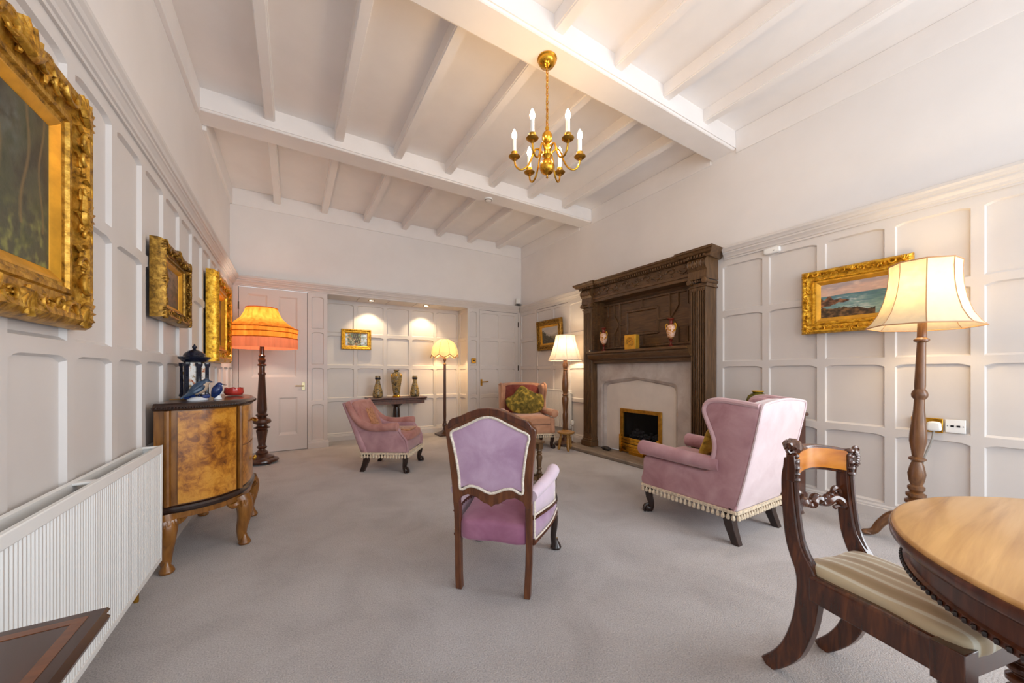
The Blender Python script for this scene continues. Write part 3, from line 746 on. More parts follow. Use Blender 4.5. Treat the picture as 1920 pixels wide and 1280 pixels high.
def wing_chair(name, label, loc, rz, hw, mo, mi, mp, seatm, side_m, pipe_m):
    root = thing(name, label, 'armchair', loc, rz)
    yb = lambda z: -.02 - .145 * min(1, max(0, (z - .19) / .62)) ** .8
    zt = .19
    # sides with wings: one continuous outline
    o_ = cat([(-.018, .19), (.02, .19), (.3, .19), (.612, .19), (.618, .30), (.605, .395), (.5, .40), (.3, .395), (.17, .395), (.118, .43), (.10, .50), (.098, .58), (.125, .67), (.158, .755), (.145, .805), (.09, .828), (-.02, .822), (-.15, .806), (yb(.65), .65), (yb(.45), .45), (yb(.3), .3)], 4, True)
    for s_ in (-1, 1):
        bm = B(); puff(bm, o_, .066, .024, lambda u, v, w, s_=s_: Vector((s_ * (hw - .028) + w, max(u, yb(v) + .007), v)), 4)
        sd = obj('side', bm, side_m, root, sharp=60)
        bm = B(); tube(bm, cat([(s_ * (hw - .005), y, z) for y, z in ((.12, .44), (.098, .52), (.10, .60), (.135, .69), (.160, .765), (.138, .815), (.07, .832), (-.03, .826), (-.145, .812))], 5), .0165, 8)
        obj('piping', bm, pipe_m, sd)
        bm = B()
        P = cat([(s_ * (hw - .02), .075, .445), (s_ * (hw - .01), .2, .447), (s_ * (hw - .004), .4, .452), (s_ * (hw - .002), .56, .458), (s_ * (hw - .002), .618, .458)], 6)
        n = len(P) - 1
        tube(bm, P, [.043 + .009 * i / n for i in range(n + 1)], 16)
        c = P[-1]; ell(bm, (c.x, c.y, c.z), (.051, .022, .051), 16, 8)
        obj('arm', bm, mo, root, sharp=70)
    # back
    ob = cat([(-hw, .19), (0, .19), (hw, .19), (hw + .004, .45), (hw + .006, .70), (hw - .005, .80), (hw - .06, .826), (0, .842), (-hw + .06, .826), (-hw + .005, .80), (-hw - .006, .70), (-hw - .004, .45)], 4, True)
    ob = [Vector((max(-hw + .006, min(hw - .006, q.x * .985)), q.y, 0)) for q in ob]
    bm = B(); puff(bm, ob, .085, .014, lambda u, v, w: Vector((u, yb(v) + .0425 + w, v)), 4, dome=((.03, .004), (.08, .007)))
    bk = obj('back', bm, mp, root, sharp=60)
    bm = B(); tube(bm, [(q.x * 1.015, yb(q.y) + .004, q.y) for q in ccw(ob) if q.y > .2], .0075, 6); obj('piping', bm, mp, bk)
    oi = cat([(-hw + .075, .38), (0, .38), (hw - .075, .38), (hw - .065, .6), (hw - .08, .79), (0, .815), (-hw + .08, .79), (-hw + .065, .6)], 4, True)
    bm = B(); puff(bm, oi, .06, .028, lambda u, v, w: Vector((u, yb(v) + .095 + w, v)), 4, dome=((.03, .008),))
    for i in range(4):
        for j in range(2):
            x = -hw * .55 + hw * 1.1 * i / 3; z = .62 + .1 * j; ell(bm, (x, yb(z) + .137, z), (.008, .006, .008), 8, 5)
    ib = obj('inner_back', bm, mi, root, sharp=60)
    # seat
    bm = B(); puff(bm, [(-hw + .05, .0), (hw - .05, .0), (hw - .05, .612), (-hw + .05, .612)], .13, .02, lambda u, v, w: Vector((u, v, .255 + w)))
    obj('seat_base', bm, mo, root, sharp=60)
    so = cat([(-hw + .075, .06), (0, .06), (hw - .075, .06), (hw - .07, .3), (hw - .065, .6), (hw - .09, .63), (0, .636), (-hw + .09, .63), (-hw + .065, .6), (-hw + .07, .3)], 3, True)
    bm = B(); puff(bm, so, .1, .026, lambda u, v, w: Vector((u, v, .365 + w)), 4, dome=((.03, .008), (.08, .014)))
    obj('seat_cushion', bm, seatm, root, sharp=60)
    bm = B(); a, b = hw + .002, .622
    fringe(bm, [(-a, -.030, 0), (-a, b, 0), (a, b, 0), (a, -.030, 0), (-a, -.030, 0)][::-1], .196, .048)
    obj('fringe', bm, M['fringe'], root)
    club_legs(root, hw - .035, hw - .03, .578, .18, M['dark_wood'])
    return root

def build_seating():
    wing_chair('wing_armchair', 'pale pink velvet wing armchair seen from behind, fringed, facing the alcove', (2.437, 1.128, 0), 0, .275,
               M['pink'], M['pink'], M['pink_lit'], M['pink'], M['pink'], M['pink_mid'])
    wing_chair('wing_armchair', 'tan wing armchair with buttoned plum back and green cushion in the far corner', (2.856, 4.43, 0), math.radians(157.8), .32,
               M['tan'], M['plum'], M['tan'], M['tan'], M['tan'], M['tan'])
    # ---- low club armchair
    root = thing('club_armchair', 'low dusty pink velvet club armchair with patterned seat, near the console table', 'armchair', (.73, 4.06, 0), math.radians(-123.6))
    hw = .262; yb = lambda z: -.21 * max(0, (z - .19) / .5)
    o_ = cat([(0, .19), (.2, .19), (.445, .19), (.45, .25), (.44, .315), (.385, .385), (.36, .44), (.2, .435), (.06, .45), (-.02, .50), (-.09, .60), (-.13, .68), (-.205, .685), (yb(.55), .55), (yb(.4), .4), (yb(.28), .28)], 4, True)
    for s_ in (-1, 1):
        bm = B(); puff(bm, o_, .056, .02, lambda u, v, w, s_=s_: Vector((s_ * (hw - .03) + w, u, v)), 4)
        sd = obj('side', bm, M['rose_side'], root, sharp=60)
        bm = B()
        P = cat([(s_ * (hw - .03), -.165, .69), (s_ * (hw - .02), -.12, .615), (s_ * (hw - .012), -.055, .525), (s_ * (hw - .005), .03, .465), (s_ * hw, .15, .446), (s_ * hw, .29, .456), (s_ * hw, .352, .458)], 5)
        n = len(P) - 1; tube(bm, P, [.030 + .012 * i / n for i in range(n + 1)], 12)
        c = P[-1]; ell(bm, (c.x, c.y + .002, c.z), (.041, .018, .041), 12, 6)
        obj('arm', bm, M['rose'], root, sharp=70)
        bm = B(); tube(bm, cat([(s_ * (hw - .012), y, z) for y, z in ((.36, .43), (.39, .385), (.44, .32), (.452, .25), (.448, .20))], 5), .012, 8); obj('piping', bm, M['rose_side'], sd)
    ob = cat([(-hw, .19), (0, .19), (hw, .19), (hw, .45), (hw - .005, .64), (hw - .05, .69), (0, .712), (-hw + .05, .69), (-hw + .005, .64), (-hw, .45)], 4, True)
    bm = B(); puff(bm, ob, .07, .026, lambda u, v, w: Vector((u, yb(v) + .03 + w, v)), 4, dome=((.03, .005),))
    obj('back', bm, M['rose_side'], root, sharp=60)
    oi = cat([(-hw + .065, .36), (0, .36), (hw - .065, .36), (hw - .055, .55), (hw - .075, .68), (0, .70), (-hw + .075, .68), (-hw + .055, .55)], 4, True)
    bm = B(); puff(bm, oi, .07, .03, lambda u, v, w: Vector((u, yb(v) + .085 + w, v)), 4, dome=((.03, .01),)); ib = obj('inner_back', bm, M['rose'], root, sharp=60)
    bm = B(); puff(bm, cat([(-.075, .37), (.075, .37), (.08, .5), (.06, .625), (0, .60), (-.06, .625), (-.08, .5)], 3, True), .012, .004, lambda u, v, w: Vector((u, yb(v) + .134 + w, v))); obj('tapestry_panel', bm, M['tapestry'], ib)
    bm = B(); puff(bm, [(-hw + .05, .02), (hw - .05, .02), (hw - .03, .442), (-hw + .03, .442)], .13, .02, lambda u, v, w: Vector((u, v, .255 + w)), 4); obj('seat_base', bm, M['rose_side'], root, sharp=60)
    so = cat([(-hw + .07, .02), (0, .02), (hw - .07, .02), (hw - .068, .25), (hw - .05, .44), (0, .47), (-hw + .05, .44), (-hw + .068, .25)], 4, True)
    bm = B(); puff(bm, so, .085, .026, lambda u, v, w: Vector((u, v, .35 + w)), 4, dome=((.03, .008), (.07, .012))); sc_ = obj('seat_cushion', bm, M['rose'], root, sharp=60)
    bm = B(); puff(bm, cat([(-.10, .10), (.10, .10), (.11, .3), (.12, .43), (-.12, .43), (-.11, .3)], 3, True), .014, .005, lambda u, v, w: Vector((u, v, .404 + w))); obj('tapestry_panel', bm, M['tapestry'], sc_)
    bm = B(); a = hw + .002; fringe(bm, [(-a, -.01, 0), (-a, .452, 0), (a, .452, 0), (a, -.01, 0), (-a, -.01, 0)][::-1], .196, .05); obj('fringe', bm, M['fringe'], root)
    club_legs(root, .215, .242, .43, .18, M['dark_wood'])

    # ---- Edwardian open-back salon chair
    root = thing('salon_chair', 'mahogany framed mauve velvet salon chair seen from behind, centre of the carpet', 'chair', (.777, 1.449, 0), -pi / 4)
    yt = lambda z: -.055 * max(0, (z - .25) / .58) ** 1.2
    fn = lambda u, v, w: Vector((u, yt(v) + w, v))
    halfo = [(.182, .40), (.186, .50), (.194, .60), (.202, .69), (.209, .748), (.205, .757), (.192, .766), (.180, .785), (.168, .793), (.135, .803), (.09, .824), (.045, .839), (0, .843)]
    outer = [Vector((a, b)) for a, b in halfo] + [Vector((-a, b)) for a, b in halfo[::-1][1:]]
    low = [(-.155, .41), (-.145, .430), (-.11, .446), (-.07, .436), (-.035, .412), (-.02, .410), (0, .396), (.02, .410), (.035, .412), (.07, .436), (.11, .446), (.145, .430), (.155, .41)]
    outer = outer + [Vector((-.182, .40))][:0] + [Vector((-.156, .40))] + [Vector(q) for q in low] + [Vector((.156, .40))]
    hin = [(.144, .468), (.148, .53), (.158, .61), (.170, .68), (.178, .728), (.13, .752), (.08, .776), (.04, .795), (0, .803)]
    inn = [Vector(q) for q in hin] + [Vector((-a, b)) for a, b in hin[::-1][1:]] + [Vector((-.10, .486)), Vector((-.06, .481)), Vector((0, .459)), Vector((.06, .481)), Vector((.10, .486))]
    bm = B(); prism(bm, outer, fn, -.018, .018, holes=[inn]); fr_ = obj('back_frame', bm, M['mahog_edge'], root, bevel=.004)
    bm = B(); crest = halfo[6:]
    cr = [Vector(q) for q in crest] + [Vector((-a, b)) for a, b in crest[::-1][1:]]
    lowc = [(-.19, .742), (-.15, .768), (-.09, .792), (-.04, .81), (0, .817), (.04, .81), (.09, .792), (.15, .768), (.19, .742)]
    prism(bm, cr + [Vector(q) for q in lowc], fn, -.024, -.016); obj('crest_rail', bm, M['mahog'], fr_, bevel=.003)
    bm = B(); puff(bm, [Vector((q.x * 1.03, .63 + (q.y - .63) * (1.03 if q.y > .6 else .985))) for q in inn], .022, .008, lambda u, v, w: fn(u, v, w - .004), 3, dome=((.02, .003),)); bp = obj('back_panel', bm, M['mauve'], root, sharp=60)
    bm = B(); puff(bm, inn, .03, .012, lambda u, v, w: fn(u, v, w + .018), 3, dome=((.02, .006),)); obj('front_pad', bm, M['mauve_seat'], root, sharp=60)
    bm = B(); L = cat([(q.x * 1.0, .63 + (q.y - .63) * 1.0, 0) for q in inn], 3, True); L.append(L[0])
    tube(bm, [fn(q.x, q.y, -.017) for q in L], .0062, 6, flat=1); obj('braid', bm, M['gimp'], bp)
    for s_ in (-1, 1):
        bm = B(); P = [(.160, 0, 0), (.163, -.002, .06), (.1665, .004, .14), (.168, .006, .22), (.168, .004, .30), (.168, -.004, .37), (.1695, yt(.42), .42)]
        rings(bm, [[Vector((s_ * x + dx, y + dy, z)) for dx, dy in ((-.0145, -.017), (.0145, -.017), (.0145, .017), (-.0145, .017))] for x, y, z in P]); obj('leg', bm, M['mahog_edge'], root, bevel=.004)
        bm = B(); cab_leg(bm, (s_ * .222, .468, 0), (s_ * .205, .438, .23), (s_ * .5, .85), .23, .026, .011, ball=False); obj('leg', bm, M['dark_wood'], root)
    so = cat([(-.152, -.004), (0, -.004), (.152, -.004), (.175, .15), (.205, .35), (.20, .43), (.12, .462), (0, .47), (-.12, .462), (-.20, .43), (-.205, .35), (-.175, .15)], 3, True)
    so = [Vector((min(.152, max(-.152, q.x)), q.y)) if q.y < .03 else Vector((q.x, max(q.y, -.004))) for q in so]
    bm = B(); puff(bm, so, .098, .022, lambda u, v, w: Vector((u, v, .274 + w + (.026 * math.sin(min(1, max(0, v / .3)) * pi / 2) * math.cos(u / .21 * pi / 2) if w > 0 else 0))), 5, dome=((.03, .006), (.07, .010)))
    st = obj('seat', bm, M['mauve_seat'], root, sharp=60)
    for s_ in (-1, 1):
        # bowed side: lower panel, rail, upper panel and arm pad
        side = lambda y: s_ * (.178 + .05 * math.sin(min(1, y / .33) * pi / 2))
        def band(zlo, zhi, y0, y1, t):
            bm = B(); n = 10; rs = []
            for i in range(n + 1):
                y = y0 + (y1 - y0) * i / n; a, b = zlo(y), zhi(y); x = side(y)
                rs.append([Vector((x - s_ * .006, y, a)), Vector((x + s_ * t, y, a + .006)), Vector((x + s_ * (t + .006), y, (a + b) / 2)), Vector((x + s_ * t, y, b - .006)), Vector((x - s_ * .006, y, b))])
            rings(bm, rs); return bm
        obj('seat_rail', band(lambda y: .222 - .03 * (y / .44) + .02 * math.sin(y * 7), lambda y: .252 - .02 * y, .015, .445, .010), M['mahog'], root)
        sp = obj('side_panel', band(lambda y: .252 - .02 * y, lambda y: .345 - .09 * (y / .42) ** 1.3 * .6, .015, .43, .006), M['mauve'], root, sharp=60)
        obj('mid_rail', band(lambda y: .338 - .09 * (y / .42) ** 1.3 * .6, lambda y: .358 - .09 * (y / .42) ** 1.3 * .6, .01, .43, .012), M['mahog'], root)
        up = obj('arm_panel', band(lambda y: .358 - .09 * (y / .42) ** 1.3 * .6, lambda y: .455, .012, .36, .006), M['mauve_lit'], root, sharp=60)
        for zf, y1 in ((lambda y: .364 - .09 * (y / .42) ** 1.3 * .6, .36), (lambda y: .256 - .02 * y, .43)):
            bm = B(); tube(bm, [(side(y) + s_ * .011, y, zf(y)) for y in [.015 + (y1 - .015) * i / 10 for i in range(11)]], .0045, 6); obj('braid', bm, M['gimp'], up)
        for yy, zs in ((.014, (.262, .34, .40, .46)), (.36, (.30, .36, .40, .45))):
            bm = B(); tube(bm, [(side(yy) + s_ * .008, yy - .001, z) for z in zs], .0045, 6); obj('braid', bm, M['gimp'], up)
        bm = B(); P = cat([(side(.005), -.0, .452), (side(.1), .1, .462), (side(.25), .25, .470), (side(.36), .36, .474)], 5); n = len(P) - 1
        tube(bm, P, [.026 + .008 * i / n for i in range(n + 1)], 12); c = P[-1]; ell(bm, (c.x, c.y, c.z), (.034, .02, .034), 12, 8); obj('arm_pad', bm, M['mauve_lit'], root, sharp=70)
        bm = B(); x = side(.4)
        tube(bm, cat([(x, .365, .452), (x + s_ * .004, .385, .41), (x, .372, .37), (x + s_ * .004, .392, .33), (x, .42, .29), (x - s_ * .008, .438, .24)], 4), [.012, .014, .015, .013, .011, .012, .014, .015, .014, .013, .012, .013, .014, .016, .017, .016, .015, .015, .016, .017, .018], 8)
        ell(bm, (x, .388, .405), (.014, .018, .018), 8, 6); obj('arm_support', bm, M['dark_wood'], root)

    # ---- loose cushions
    root = (2.856, 4.43); a = math.radians(157.8)
    def on_chair(x, y): return (root[0] + x * math.cos(a) - y * math.sin(a), root[1] + x * math.sin(a) + y * math.cos(a))
    x, y = on_chair(.0, .30)
    ol = cat([(-.27, .20), (-.25, .09), (-.14, .015), (.05, .0), (.2, .03), (.262, .12), (.255, .25), (.16, .275), (.05, .335), (-.03, .385), (-.10, .335), (-.17, .255)], 4, True)
    bm = B(); puff(bm, ol, .07, .034, lambda u, v, w: Vector((-u, w * 1.0 - v * .35, v)), 5, dome=((.03, .022), (.07, .04)))
    tag(obj('cushion', bm, M['green_tap'], loc=(x, y, .424), rz=a, sharp=80), 'large olive green leaf-patterned tapestry cushion on the far corner armchair', 'cushion')
    bm = B(); ol = cat([(-.13, 0), (0, .0), (.13, 0), (.14, .1), (.13, .2), (0, .21), (-.13, .2), (-.14, .1)], 4, True)
    puff(bm, ol, .05, .024, lambda u, v, w: Vector((u, w - v * .45, v)), 4, dome=((.025, .018), (.05, .026)))
    tag(obj('cushion', bm, M['yellow_tap'], loc=(2.53, 1.43, .425), rz=-.25, sharp=80), 'small yellow patterned cushion on the pink wing armchair seat', 'cushion')

    # ---- dining chair
    root = thing('dining_chair', 'rosewood dining chair with sabre legs, carved scroll back and striped seat', 'chair', (1.524, .572, 0), math.radians(165.5))
    hx = lambda y, z: .128 + .012 * max(0, y) / .46
    stile = cat([(-.004, 0), (.045, .055), (.085, .12), (.115, .21), (.128, .29), (.130, .345), (.120, .385), (.102, .42), (.085, .47), (.074, .56), (.069, .65), (.0735, .69), (.076, .722)], 4)
    wid = [.021, .025, .029, .031, .032, .032, .029, .025, .022, .020, .018, .017, .016]
    for s_ in (-1, 1):
        x = s_ * .128; n = len(stile)
        bm = B(); rs = []
        for i, p in enumerate(stile):
            t = (stile[min(i + 1, n - 1)] - stile[max(i - 1, 0)]).normalized(); q = Vector((t.y, -t.x)); k = i / 4; d = wid[int(k)] + (wid[min(12, int(k) + 1)] - wid[int(k)]) * (k - int(k))
            rs.append([Vector((x + a, p.x + q.x * b, p.y + q.y * b)) for a, b in ((-.016, -d), (.016, -d), (.016, d), (-.016, d))])
        rings(bm, rs); sl = obj('back_post', bm, M['chair_wood'], root, bevel=.004)
        bm = B()
        tube(bm, [(x + s_ * .002, p.x + .024 - .007 * (i - 26) / 22, p.y + .004) for i, p in enumerate(stile)][27:-5], .007, 6); obj('reeding', bm, M['chair_wood'], sl)
        bm = B()
        for k in range(5): ell(bm, (x, .088 - k * .001, .655 + k * .019), (.016, .012, .0085), 10, 6)
        obj('turned_collar', bm, M['chair_wood'], sl)
        bm = B(); xx = s_ * .142
        lathe(bm, [(.018, 0), (.014, .01), (.019, .03), (.024, .06), (.022, .16), (.026, .21), (.016, .218), (.028, .228), (.028, .240), (.017, .248), (.027, .258), (.027, .268), (.016, .276), (.026, .286), (.022, .30)], 14, (xx, .44))
        box(bm, xx - .026, xx + .026, .412, .468, .298, .385); obj('leg', bm, M['chair_wood'], root, bevel=.002)
        bm = B(); P = [Vector((s_ * (.136 + .006 * t), .14 + .29 * t, 0)) for t in (0, 1)]
        rings(bm, [[p + Vector((a, 0, z)) for a, z in ((-.014, .305), (.014, .305), (.014, .375), (.006, .383), (-.014, .383))] for p in P]); obj('seat_rail', bm, M['chair_wood'], root, bevel=.003)
    for y0, hw in ((.125, .125), (.425, .135)):
        bm = B(); box(bm, -hw, hw, y0, y0 + .028, .305, .378); obj('seat_rail', bm, M['chair_wood'], root, bevel=.003)
    so = cat([(-.122, .118), (0, .11), (.122, .118), (.128, .3), (.134, .455), (0, .468), (-.134, .455), (-.128, .3)], 4, True)
    bm = B(); puff(bm, so, .05, .018, lambda u, v, w: Vector((u, v, .385 + w)), 4, dome=((.02, .008), (.05, .014))); obj('seat', bm, M['stripe'], root, sharp=60)
    # curved top rail with inlaid panel
    arc = lambda u: .088 - .055 * math.cos(u / .155 * pi / 2)
    bm = B(); n = 14; rs = []
    for i in range(n + 1):
        u = -.145 + .29 * i / n; zt = .733 + .018 * math.cos(u / .145 * pi / 2); zb = .648 + .018 * math.cos(u / .145 * pi / 2)
        rs.append([Vector((u, arc(u) + a, z)) for a, z in ((-.013, zb), (.012, zb), (.016, (zb + zt) / 2), (.012, zt), (-.013, zt))])
    rings(bm, rs); tr = obj('top_rail', bm, M['chair_wood'], root, bevel=.003)
    for sgn, nm in ((1, 'inlay_panel'), (-1, 'inlay_panel')):
        bm = B(); rs = []
        for i in range(n + 1):
            u = -.116 + .232 * i / n; zt = .725 + .017 * math.cos(u / .145 * pi / 2); zb = .659 + .017 * math.cos(u / .145 * pi / 2)
            y0 = arc(u) + (.0165 if sgn > 0 else -.0155)
            rs.append([Vector((u, y0 + a, z)) for a, z in ((-.003, zb), (.003, zb), (.003, zt), (-.003, zt))])
        rings(bm, rs); obj(nm, bm, M['satin'], tr)
    bm = B()     # acanthus scroll lying along the top of the rail
    for k in range(4):
        P = [Vector((.142 - .105 * t, arc(.142 - .105 * t) - .012 + .012 * k - .01 * math.sin(t * 3), .742 + (.030 - .005 * abs(k - 1.5)) * math.sin(pi * min(1, t * 1.05 + .12)) + .004 * math.sin(t * 12 + k))) for t in [i / 10 for i in range(11)]]
        tube(bm, P, [.007, .010, .011, .010, .009, .010, .011, .010, .008, .006, .003], 6)
    P = [Vector((.135 + .018 * (1 - t * .8) * math.cos(t * 7 + 1), .078 - .01 * t, .748 + .018 * (1 - t * .8) * math.sin(t * 7 + 1))) for t in [i / 18 for i in range(19)]]
    tube(bm, P, [.009 - .005 * i / 18 for i in range(19)], 6)
    obj('carved_scroll', bm, M['chair_wood'], tr)
    bm = B()     # leaf scroll at the other end
    for k in range(6):
        a = -1.1 + k * .44
        P = [Vector((-.130 - (.012 + .034 * t) * math.cos(a * .8), .092 - .018 * t * t, .704 + (.016 + .022 * t) * math.sin(a))) for t in [i / 6 for i in range(7)]]
        tube(bm, P, [.006, .009, .010, .009, .009, .008, .004], 6)
    for zc, r_ in ((.682, .016), (.730, .013)):
        tube(bm, [Vector((-.158 - r_ * (1 - t * .8) * math.cos(t * 7), .082, zc + r_ * (1 - t * .8) * math.sin(t * 7))) for t in [i / 14 for i in range(15)]], [.007 - .004 * i / 14 for i in range(15)], 6)
    obj('carved_scroll', bm, M['chair_wood'], tr)
    bm = B()
    tube(bm, cat([(-.118, .078, .535), (-.08, .072, .572), (-.03, .066, .556), (0, .066, .575), (.03, .066, .556), (.08, .072, .572), (.118, .078, .535)], 6), [.011 + .005 * math.sin(i * .5) ** 2 for i in range(37)], 8)
    for s_ in (-1, 1):
        P = [Vector((s_ * (.086 + .022 * (1 - t * .85) * math.cos(t * 8)), .066, .585 + .022 * (1 - t * .85) * math.sin(t * 8))) for t in [i / 20 for i in range(21)]]
        tube(bm, P, [.009 - .005 * i / 20 for i in range(21)], 6)
        for k in range(4): ell(bm, (s_ * (.02 + .016 * k), .062, .562 + .006 * k), (.011, .012, .010), 8, 6)
        tube(bm, cat([(s_ * .118, .08, .53), (s_ * .1, .076, .545), (s_ * .075, .07, .538)], 4), .007, 6)
    ell(bm, (0, .06, .57), (.02, .016, .022), 10, 8)
    obj('carved_splat', bm, M['chair_wood'], root)
build_seating()

# ---------------------------------------------------------------- tables and cabinets
def build_tables():
    t = thing('dining_table', 'round walnut dining table with dark apron at the right edge', 'table', (1.405, -.23, 0))
    R = .53
    bm = B(); lathe(bm, [(.01, .600), (R - .02, .600), (R - .008, .606), (R - .002, .632), (R - .004, .6365), (R - .010, .638), (.01, .638)], 96); tp = obj('tabletop', bm, M['table_top'], t, sharp=60)
    bm = B(); lathe(bm, [(R - .02, .629), (R, .630), (R + .002, .624), (R + .001, .612), (R - .006, .603), (R - .02, .599)], 96); obj('edge_band', bm, M['mahog'], tp)
    bm = B(); lathe(bm, [(R - .05, .605), (R - .028, .603), (R - .028, .556), (R - .022, .552), (R - .022, .540), (R - .05, .540)], 96); ap = obj('apron', bm, M['mahog'], t, sharp=30)
    bm = B()
    for i in range(180): a = 2 * pi * i / 180; ell(bm, ((R - .020) * math.cos(a), (R - .020) * math.sin(a), .546), (.005, .005, .006), 5, 4)
    o = obj('beading', bm, M['dark_wood'], ap)
    bm = B(); lathe(bm, [(.2, .12), (.19, .14), (.08, .16), (.06, .2), (.085, .26), (.09, .30), (.055, .38), (.05, .46), (.075, .5), (.08, .53), (.16, .545), (.16, .602)], 28); cm = obj('pedestal', bm, M['mahog'], t, sharp=30)
    for k in range(3):
        a = k * 2 * pi / 3 + .5
        bm = B(); P = cat([(.1 * math.cos(a), .1 * math.sin(a), .13), (.22 * math.cos(a), .22 * math.sin(a), .1), (.3 * math.cos(a), .3 * math.sin(a), .035), (.34 * math.cos(a), .34 * math.sin(a), .03)], 5); tube(bm, P, [.036 - .012 * i / 15 for i in range(16)], 10)
        ell(bm, (.34 * math.cos(a), .34 * math.sin(a), .025), (.035, .035, .025), 10, 6); obj('foot', bm, M['mahog'], t)
    # low table lower left
    t = thing('side_table', 'low dark mahogany side table with crossbanded edge at the lower left corner', 'table', (-.395, .68, 0))
    x0, x1, y0, y1 = -.115, .115, -.25, .25
    bm = B(); rs = []
    for o, z in ((.012, .552), (.002, .556), (0, .563), (.004, .570), (0, .575), (.003, .580)): rs.append([Vector((a, b, z)) for a, b in ((x0 + o, y0 + o), (x1 - o, y0 + o), (x1 - o, y1 - o), (x0 + o, y1 - o))])
    rings(bm, rs); tp = obj('tabletop', bm, M['low_top'], t, sharp=25)
    bm = B()
    q = lambda o: [(x0 + o, y0 + o), (x1 - o, y0 + o), (x1 - o, y1 - o), (x0 + o, y1 - o)]
    prism(bm, [Vector(p) for p in q(.020)], lambda u, v, w: Vector((u, v, w)), .5795, .5808, holes=[[Vector(p) for p in q(.036)]]); obj('crossbanding', bm, M['band'], tp)
    bm = B()
    for a, b, c, d in ((x0 + .05, x1 - .07, y1 - .085, y1 - .07), (x0 + .05, x1 - .07, y0 + .07, y0 + .085), (x0 + .05, x0 + .065, y0 + .07, y1 - .07), (x1 - .085, x1 - .07, y0 + .07, y1 - .07)): box(bm, a, b, c, d, .49, .553)
    obj('apron', bm, M['low_top'], t, bevel=.002)
    for sx in (x0 + .062, x1 - .082):
        for sy in (y0 + .082, y1 - .082):
            bm = B(); rings(bm, [[Vector((sx + a * w, sy + b * w, z)) for a, b in ((-1, -1), (1, -1), (1, 1), (-1, 1))] for w, z in ((.011, 0), (.018, .49), (.018, .553))]); obj('leg', bm, M['low_top'], t)
    # demi-lune cabinet
    cx, cy = -.585, 2.85
    t = thing('cocktail_cabinet', 'bow-fronted burr walnut cabinet on cabriole legs against the left wall', 'cabinet', (cx, cy, 0))
    def plan(o, n=2.5, N=36):
        a, b = .43 + o, .365 + o; P = []
        for i in range(N + 1):
            th = -pi / 2 + pi * i / N; c_, s_ = math.cos(th), math.sin(th)
            P.append(Vector((b * abs(c_) ** (2 / n), a * math.copysign(abs(s_) ** (2 / n), s_))))
        return P
    def solid(bm, spec):
        rings(bm, [[Vector((p.x, p.y, z)) for p in plan(o)] for o, z in spec])
    bm = B(); solid(bm, [(-.012, .325), (-.012, .815)]); bd = obj('carcase', bm, M['walnut'], t, sharp=50)
    def panel(i0, i1, z0, z1, o, m, nm, par):
        bm = B(); P = plan(o)[i0:i1 + 1]; Q = plan(o - .012)[i0:i1 + 1]
        rings(bm, [[Vector((p.x, p.y, z0)) for p in P] + [Vector((p.x, p.y, z0)) for p in reversed(Q)], [Vector((p.x, p.y, z1)) for p in P] + [Vector((p.x, p.y, z1)) for p in reversed(Q)]]); return obj(nm, bm, m, par, sharp=50)
    panel(2, 11, .335, .80, -.003, M['burr'], 'side_panel', t); panel(25, 34, .335, .80, -.003, M['burr'], 'side_panel', t)
    d = panel(13, 18, .335, .565, -.004, M['burr'], 'door', t); d2 = panel(18, 23, .335, .565, -.004, M['burr'], 'door', t); d3 = panel(13, 23, .575, .80, -.004, M['burr'], 'drawer', t)
    for dd, y in ((d, -.02), (d2, .02)):
        bm = B(); ell(bm, (.375, y, .45), (.010, .007, .014), 8, 6); obj('knob', bm, M['brass_dull'], dd)
    bm = B(); tube(bm, cat([(.362, -.05, .70), (.385, -.03, .69), (.385, .03, .69), (.362, .05, .70)], 4), .006, 6); obj('handle', bm, M['brass_dull'], d3)
    for i in (12, 24, 1, 35):
        p = plan(-.001)[i]; bm = B(); tube(bm, [(p.x, p.y, .33), (p.x, p.y, .805)], .013, 8)
        obj('corner_bead', bm, M['walnut'], t)
    bm = B(); solid(bm, [(0, .806), (.008, .812), (.010, .824), (.004, .834), (-.004, .840), (-.01, .843)]); tp = obj('top', bm, M['dark_wood'], t, sharp=25)
    bm = B()
    for i, p in enumerate(cat([(q.x, q.y, 0) for q in plan(.010)], 3)):
        if i % 1 == 0: ell(bm, (p.x, p.y, .820), (.006, .006, .007), 6, 4)
    obj('gadroon_edge', bm, M['dark_wood'], tp)
    bm = B(); solid(bm, [(-.012, .288), (0, .292), (.006, .302), (.006, .312), (0, .322), (-.01, .328)]); obj('base_moulding', bm, M['dark_wood'], t, sharp=25)
    bm = B(); solid(bm, [(-.02, .258), (-.006, .262), (-.004, .292)]); obj('base_rail', bm, M['walnut'], t, sharp=30)
    for fx, fy, ox, oy in ((.045, -.415, .45, -.9), (.045, .415, .45, .9), (.335, -.232, .8, -.6), (.335, .232, .8, .6)):
        bm = B(); cab_leg(bm, (fx, fy, 0), (fx - .012 * ox, fy - .02 * oy, .268), (ox, oy), .27, .050, .017, ball=False)
        lg = obj('leg', bm, M['walnut'], t)
        bm = B(); L = math.hypot(ox, oy); ux, uy = ox / L, oy / L; nx, ny = -uy, ux
        for s_ in (-1, 1):
            if fx < .1 and s_ * nx < 0: continue
            P = [Vector((fx - ux * .012 + s_ * nx * (.03 + .055 * q), fy - uy * .012 + s_ * ny * (.03 + .055 * q), .246 + .012 * q - .012 * math.sin(q * pi))) for q in [i / 6 for i in range(7)]]
            tube(bm, P, [.026, .025, .022, .018, .014, .011, .007], 8)
